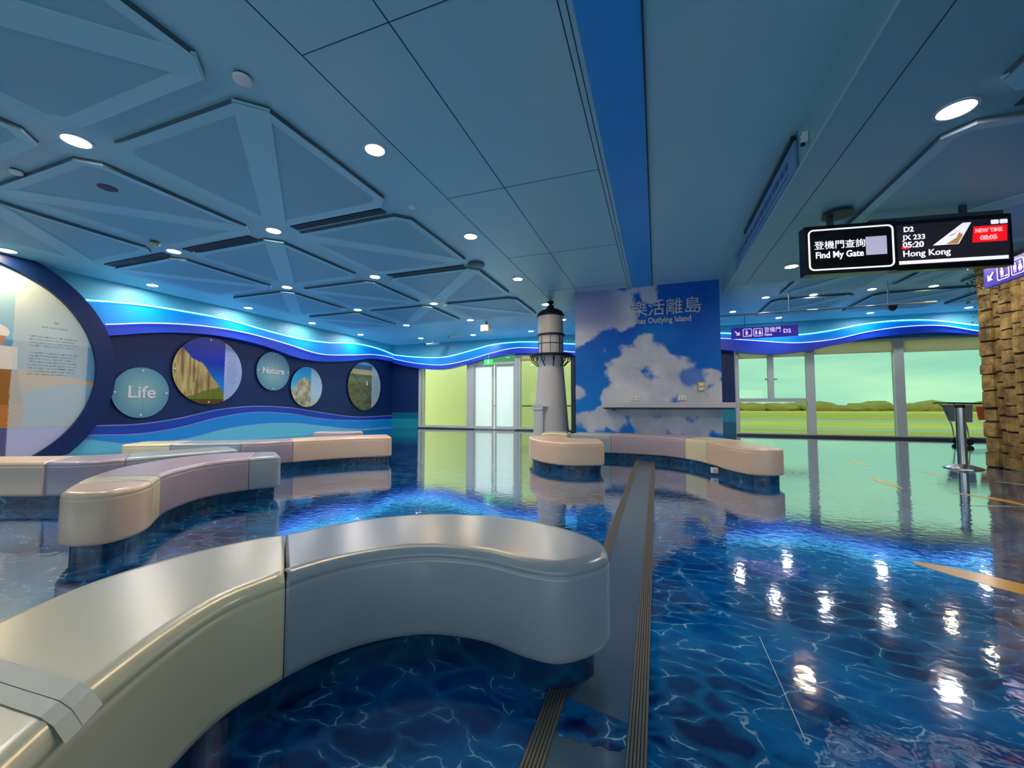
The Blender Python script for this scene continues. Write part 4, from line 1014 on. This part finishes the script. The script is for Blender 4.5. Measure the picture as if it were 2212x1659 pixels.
# slot diffusers and devices
def slot(x0, x1, y, label):
    t = thing('slot_vent', label, 'vent', ((x0+x1)/2, y, HC), 'linear slot vents between the dropped panels')
    bm = NB(); box(bm, x0, x1, y-.07, y+.07, HC-.012, HC-.001); part('backing', bm, M['vent'], t)
    bm = NB()
    for d in (-.055, 0, .055): box(bm, x0, x1, y+d-.006, y+d+.006, HC-.022, HC-.012)
    part('slat', bm, M['cedge'], t)
slot(-5.35, -3.65, 4.70, 'dark slot vent right of the second lamp of the right panel lane')
slot(-7.95, -6.3, 4.74, 'dark slot vent between the second lamps of the two panel lanes')
slot(-10.3, -8.5, 4.74, 'dark slot vent left of the second lamp of the left panel lane')
slot(-5.4, -3.6, 7.13, 'dark slot vent left of the round ceiling speaker')
t_ = thing('slot_vent', 'dark slot vent beside the bright lamp of the low right ceiling', 'vent', (4, 4.2, HL))
bm = NB(); box(bm, 2.75, 5.6, 4.12, 4.3, HL-.012, HL-.001); part('backing', bm, M['vent'], t_)
bm = NB(); box(bm, 2.75, 5.6, 4.2, 4.215, HL-.022, HL-.012); part('slat', bm, M['cedge'], t_)
def puck(name, x, y, z, r, h, label, cat, m='cam', m2='vent'):
    t = thing(name, label, cat, (x, y, z))
    bm = NB(); lathe(bm, [(r*.7, -h), (r*.95, -h*.8), (r, -h*.35)], (x, y, z), 24); part('cover', bm, M[m], t, True)
    bm = NB(); lathe(bm, [(r*.9, -h*.36), (r*.9, -.0005)], (x, y, z), 24); part('base', bm, M[m2], t, True)
puck('smoke_detector', -3.28, 2.33, HC, .075, .05, 'round white smoke detector by the corner of the nearest dropped panels', 'detector')
puck('smoke_detector', -7.15, 2.40, HC, .06, .05, 'small round detector between the dropped panels at the left picture edge', 'detector')
puck('smoke_detector', -7.95, 4.25, HC-.05, .07, .06, 'small brownish detector left of the second lamps', 'detector', 'beige')
puck('ceiling_speaker', -3.33, 7.17, HC, .17, .05, 'round grey ceiling speaker at a corner of four dropped panels', 'speaker', 'cedge')
puck('ceiling_speaker', -6.55, 2.97, HC-.03, .10, .012, 'flat round grille in a dropped panel near the nearest left lamp', 'speaker', 'vent', 'vent')
puck('smoke_detector', -3.2, 4.75, HC, .05, .03, 'tiny pale sprinkler cap right of the dropped panels', 'detector', 'cam', 'cam')
for x, y, lab in ((-9.05, 15.1, 'small ceiling camera near the far left corner of the ceiling'), (-7.2, 13.7, 'small pale ceiling camera before the sliding door')):
    t = thing('ceiling_camera', lab, 'camera', (x, y, HC), 'bullet cameras before the far wall')
    bm = NB(); tube(bm, [(x, y, HC), (x, y, HC-.14)], .02, 8); part('stem', bm, M['cam'], t, True)
    bm = NB(); tube(bm, [(x+.16, y+.25, HC-.13), (x-.16, y-.25, HC-.22)], .045, 10); part('body', bm, M['cam'], t, True)
    bm = NB(); tube(bm, [(x-.155, y-.245, HC-.218), (x-.165, y-.26, HC-.222)], .035, 10); part('lens', bm, M['black'], t, True)
t = thing('ceiling_projector', 'boxy pale device hung from the ceiling before the lighthouse', 'projector', (-5.35, 12.4, HC))
bm = NB(); box(bm, -5.52, -5.22, 12.25, 12.6, HC-.34, HC-.12, bev=.02); part('body', bm, M['cam'], t)
bm = NB(); tube(bm, [(-5.37, 12.42, HC-.13), (-5.37, 12.42, HC)], .03, 8); part('mount', bm, M['framedark'], t)

# ------------------------------------------------------------------ rock column
t = thing('rock_column', 'tall brown basalt rock column at the right picture edge', 'rock column', (6.1, 8.95, 0))
r_ = random.Random(11)
spots = [(6.2, 8.98, .66)]
for k in range(18):
    a = math.radians(112+k*13.2); q_ = r_.uniform(.76, .90); spots.append((6.25+q_*math.cos(a), 8.98+q_*math.sin(a), r_.uniform(.115, .165)))
for cx_, cy_, rr in spots:
    bm = NB(); z = 0; a0 = r_.uniform(0, 1); n = 6 if rr < .5 else 16
    base = [rr*r_.uniform(.9, 1.1) for _ in range(n)]
    while z < HL-.02:
        h = min(r_.uniform(.13, .30), HL-.01-z); s = r_.uniform(.95, 1.06); ox, oy = r_.uniform(-.012, .012), r_.uniform(-.012, .012)
        if rr > .5: s = .9
        rings = []
        for f, g in ((0, .88), (.06, .99), (.25, 1.02), (.8, 1.0), (.95, .98), (1, .86)):
            rings.append([bm.verts.new((cx_+ox+base[q]*s*g*math.cos(a0+2*math.pi*q/n), cy_+oy+base[q]*s*g*math.sin(a0+2*math.pi*q/n), z+h*f+(r_.uniform(-.012, .012) if 0 < f < 1 else 0))) for q in range(n)])
        for ri_, (A_, B_) in enumerate(zip(rings, rings[1:])):
            for q in range(n): bm.faces.new([A_[q], A_[(q+1) % n], B_[(q+1) % n], B_[q]]).material_index = 1 if ri_ in (0, 4) else 0
        bm.faces.new(rings[0][::-1]); bm.faces.new(rings[-1])
        z += h
    part('basalt_prism' if rr < .5 else 'core', bm, [M['rock'], M['crack']], t)
bm = NB(); r_ = random.Random(4)
for k in range(160):
    zz = 3.40-abs(r_.gauss(0, .38)); a = math.radians(r_.uniform(150, 200)); rad = r_.uniform(1.0, 1.1)
    c = Vector((6.25+rad*math.cos(a), 8.98+rad*math.sin(a), zz)); u1 = Vector((r_.uniform(-1, 1), r_.uniform(-1, 1), r_.uniform(-1, .3))).normalized(); v1 = u1.cross(Vector((r_.uniform(-1, 1), r_.uniform(-1, 1), r_.uniform(-1, 1)))).normalized()
    l = r_.uniform(.03, .06)
    bm.faces.new([bm.verts.new(c+q) for q in (u1*0, u1*l*.5+v1*l*.35, u1*l, u1*l*.5-v1*l*.35)])
o = part('vine', bm, M['leaf'], t); o['label'] = 'green leafy vine over the top'

# stanchion
px, py = 4.76, 8.86
t = thing('stanchion_post', 'brushed steel post on a round base left of the rock column', 'post', (px, py, 0))
bm = NB(); lathe(bm, [(.24, 0), (.24, .012), (.20, .03), (.09, .065), (.06, .075)], (px, py, 0), 36); part('base', bm, M['steel'], t, True)
bm = NB(); lathe(bm, [(.062, .07), (.058, 1.0)], (px, py, 0), 24); part('tube', bm, M['steel'], t, True)
bm = NB(); lathe(bm, [(.064, 0), (.064, .05), (.05, .06)], (px, py, 1.0), 24); part('cap', bm, M['black'], t, True)
# luggage trolley
t = thing('luggage_trolley', 'grey luggage trolley with wire basket in front of the last window', 'trolley', (7.9, 14.1, 0))
x0, x1, yc = 7.35, 8.55, 14.1
bm = NB(); 
for s in (-.28, .28):
    tube(bm, [(x0-.05, yc+s, 1.08), (x0+.08, yc+s, .95), (x0+.20, yc+s, .45), (x0+.22, yc+s, .2), (x1, yc+s, .12)], .016, 8)
tube(bm, [(x1, yc-.28, .12), (x1, yc+.28, .12)], .016, 8); tube(bm, [(x0+.22, yc-.28, .2), (x0+.22, yc+.28, .2)], .016, 8); part('tube_frame', bm, M['steel'], t, True)
bm = NB(); tube(bm, [(x0-.16, yc-.30, 1.10), (x0+.62, yc-.30, 1.08)], .02, 8); tube(bm, [(x0-.16, yc+.30, 1.10), (x0-.16, yc-.30, 1.10)], .022, 8); part('handle', bm, M['black'], t, True)
bm = NB(); plate(bm, (x0, yc-.3, 0), (1, 0, 0), (0, 0, 1), (0, 1, 0), [(.0, 1.05), (.14, .60), (.30, .60), (.32, 1.05)], 0, .02); plate(bm, (x0, yc+.28, 0), (1, 0, 0), (0, 0, 1), (0, 1, 0), [(.0, 1.05), (.14, .60), (.30, .60), (.32, 1.05)], 0, .02); box(bm, x0+.14, x0+.3, yc-.28, yc+.28, .6, .62); part('basket', bm, mat('basket_grey', (120, 130, 135), .5), t)
bm = NB(); plate(bm, (x0, yc-.31, 0), (1, 0, 0), (0, 0, 1), (0, 1, 0), [(.38, 1.0), (.42, .66), (.85, .70), (.85, 1.02)], 0, .02); part('advert_panel', bm, M['orange'], t)
for wx, wy in ((x0+.24, yc-.25), (x0+.24, yc+.25), (x1-.08, yc)):
    bm = NB(); n = 16
    plate(bm, (wx, wy-.02, .085), (1, 0, 0), (0, 0, 1), (0, 1, 0), [(.085*math.cos(k*2*math.pi/n), .085*math.sin(k*2*math.pi/n)) for k in range(n)], 0, .04); part('wheel', bm, M['black'], t)

# ------------------------------------------------------------------ outside
bm = NB(); 
def band(y0, y1, mi): box(bm, -700, 1200, y0, y1, -3.2, -3.0, mi)
ed = [(16.2, 30, 2), (30, 44, 0), (44, 52, 2), (52, 60, 0), (60, 78, 1), (78, 88, 2), (88, 115, 0), (115, 135, 2), (135, 240, 1), (240, 700, 0)]
for a, b, k in ed: band(a, b, k)
struct(part('ground_outside', bm, [M['grass'], M['grass2'], M['tarmac']]), 'green airfield grass crossed by pale runway strips outside the windows', 'ground')
r_ = random.Random(2); bm = NB(); x = -250
while x < 520:
    w_ = r_.uniform(9, 22); h = r_.uniform(4.2, 7.5)
    M4 = Matrix.Translation((x, 330+r_.uniform(-15, 15), -3+h*.35)) @ Matrix.Diagonal((w_*.6, 7, h*.62, 1))
    res = bmesh.ops.create_icosphere(bm, subdivisions=2, radius=1, matrix=M4)
    for v_ in res['verts']: v_.co += Vector((r_.uniform(-.6, .6), 0, r_.uniform(-.5, .5)))
    x += w_*.55
o = part('tree_line', bm, M['tree'], at=(100, 330, -3)); tag(o, 'low dark green tree line along the airfield horizon outside', 'trees', kind='stuff')
# pale corridor outside the lime windows
bm = NB(); box(bm, -16, -1.0, 19.5, 19.7, -3, 4.2); struct(part('wall_outside', bm, M['outwall']), 'pale outside wall seen through the lime windows', 'wall')
bm = NB(); box(bm, -16, -1.0, 16.15, 19.5, -.25, -.12); struct(part('floor_outside', bm, M['outfloor']), 'pale walkway outside the sliding door', 'walkway')
t = thing('guard_rail', 'thin guard rail on the walkway outside the sliding door', 'railing', (-5.5, 17.6, -.12))
bm = NB(); tube(bm, [(-7.6, 17.6, 1.0), (-3.3, 17.6, 1.0)], .03, 6); part('top_rail', bm, M['framedark'], t)
for x in (-7.3, -6.6, -5.2, -4.2):
    bm = NB(); tube(bm, [(x, 17.6, -.12), (x, 17.6, 1.0)], .035, 6); part('rail_post', bm, M['framedark'], t)
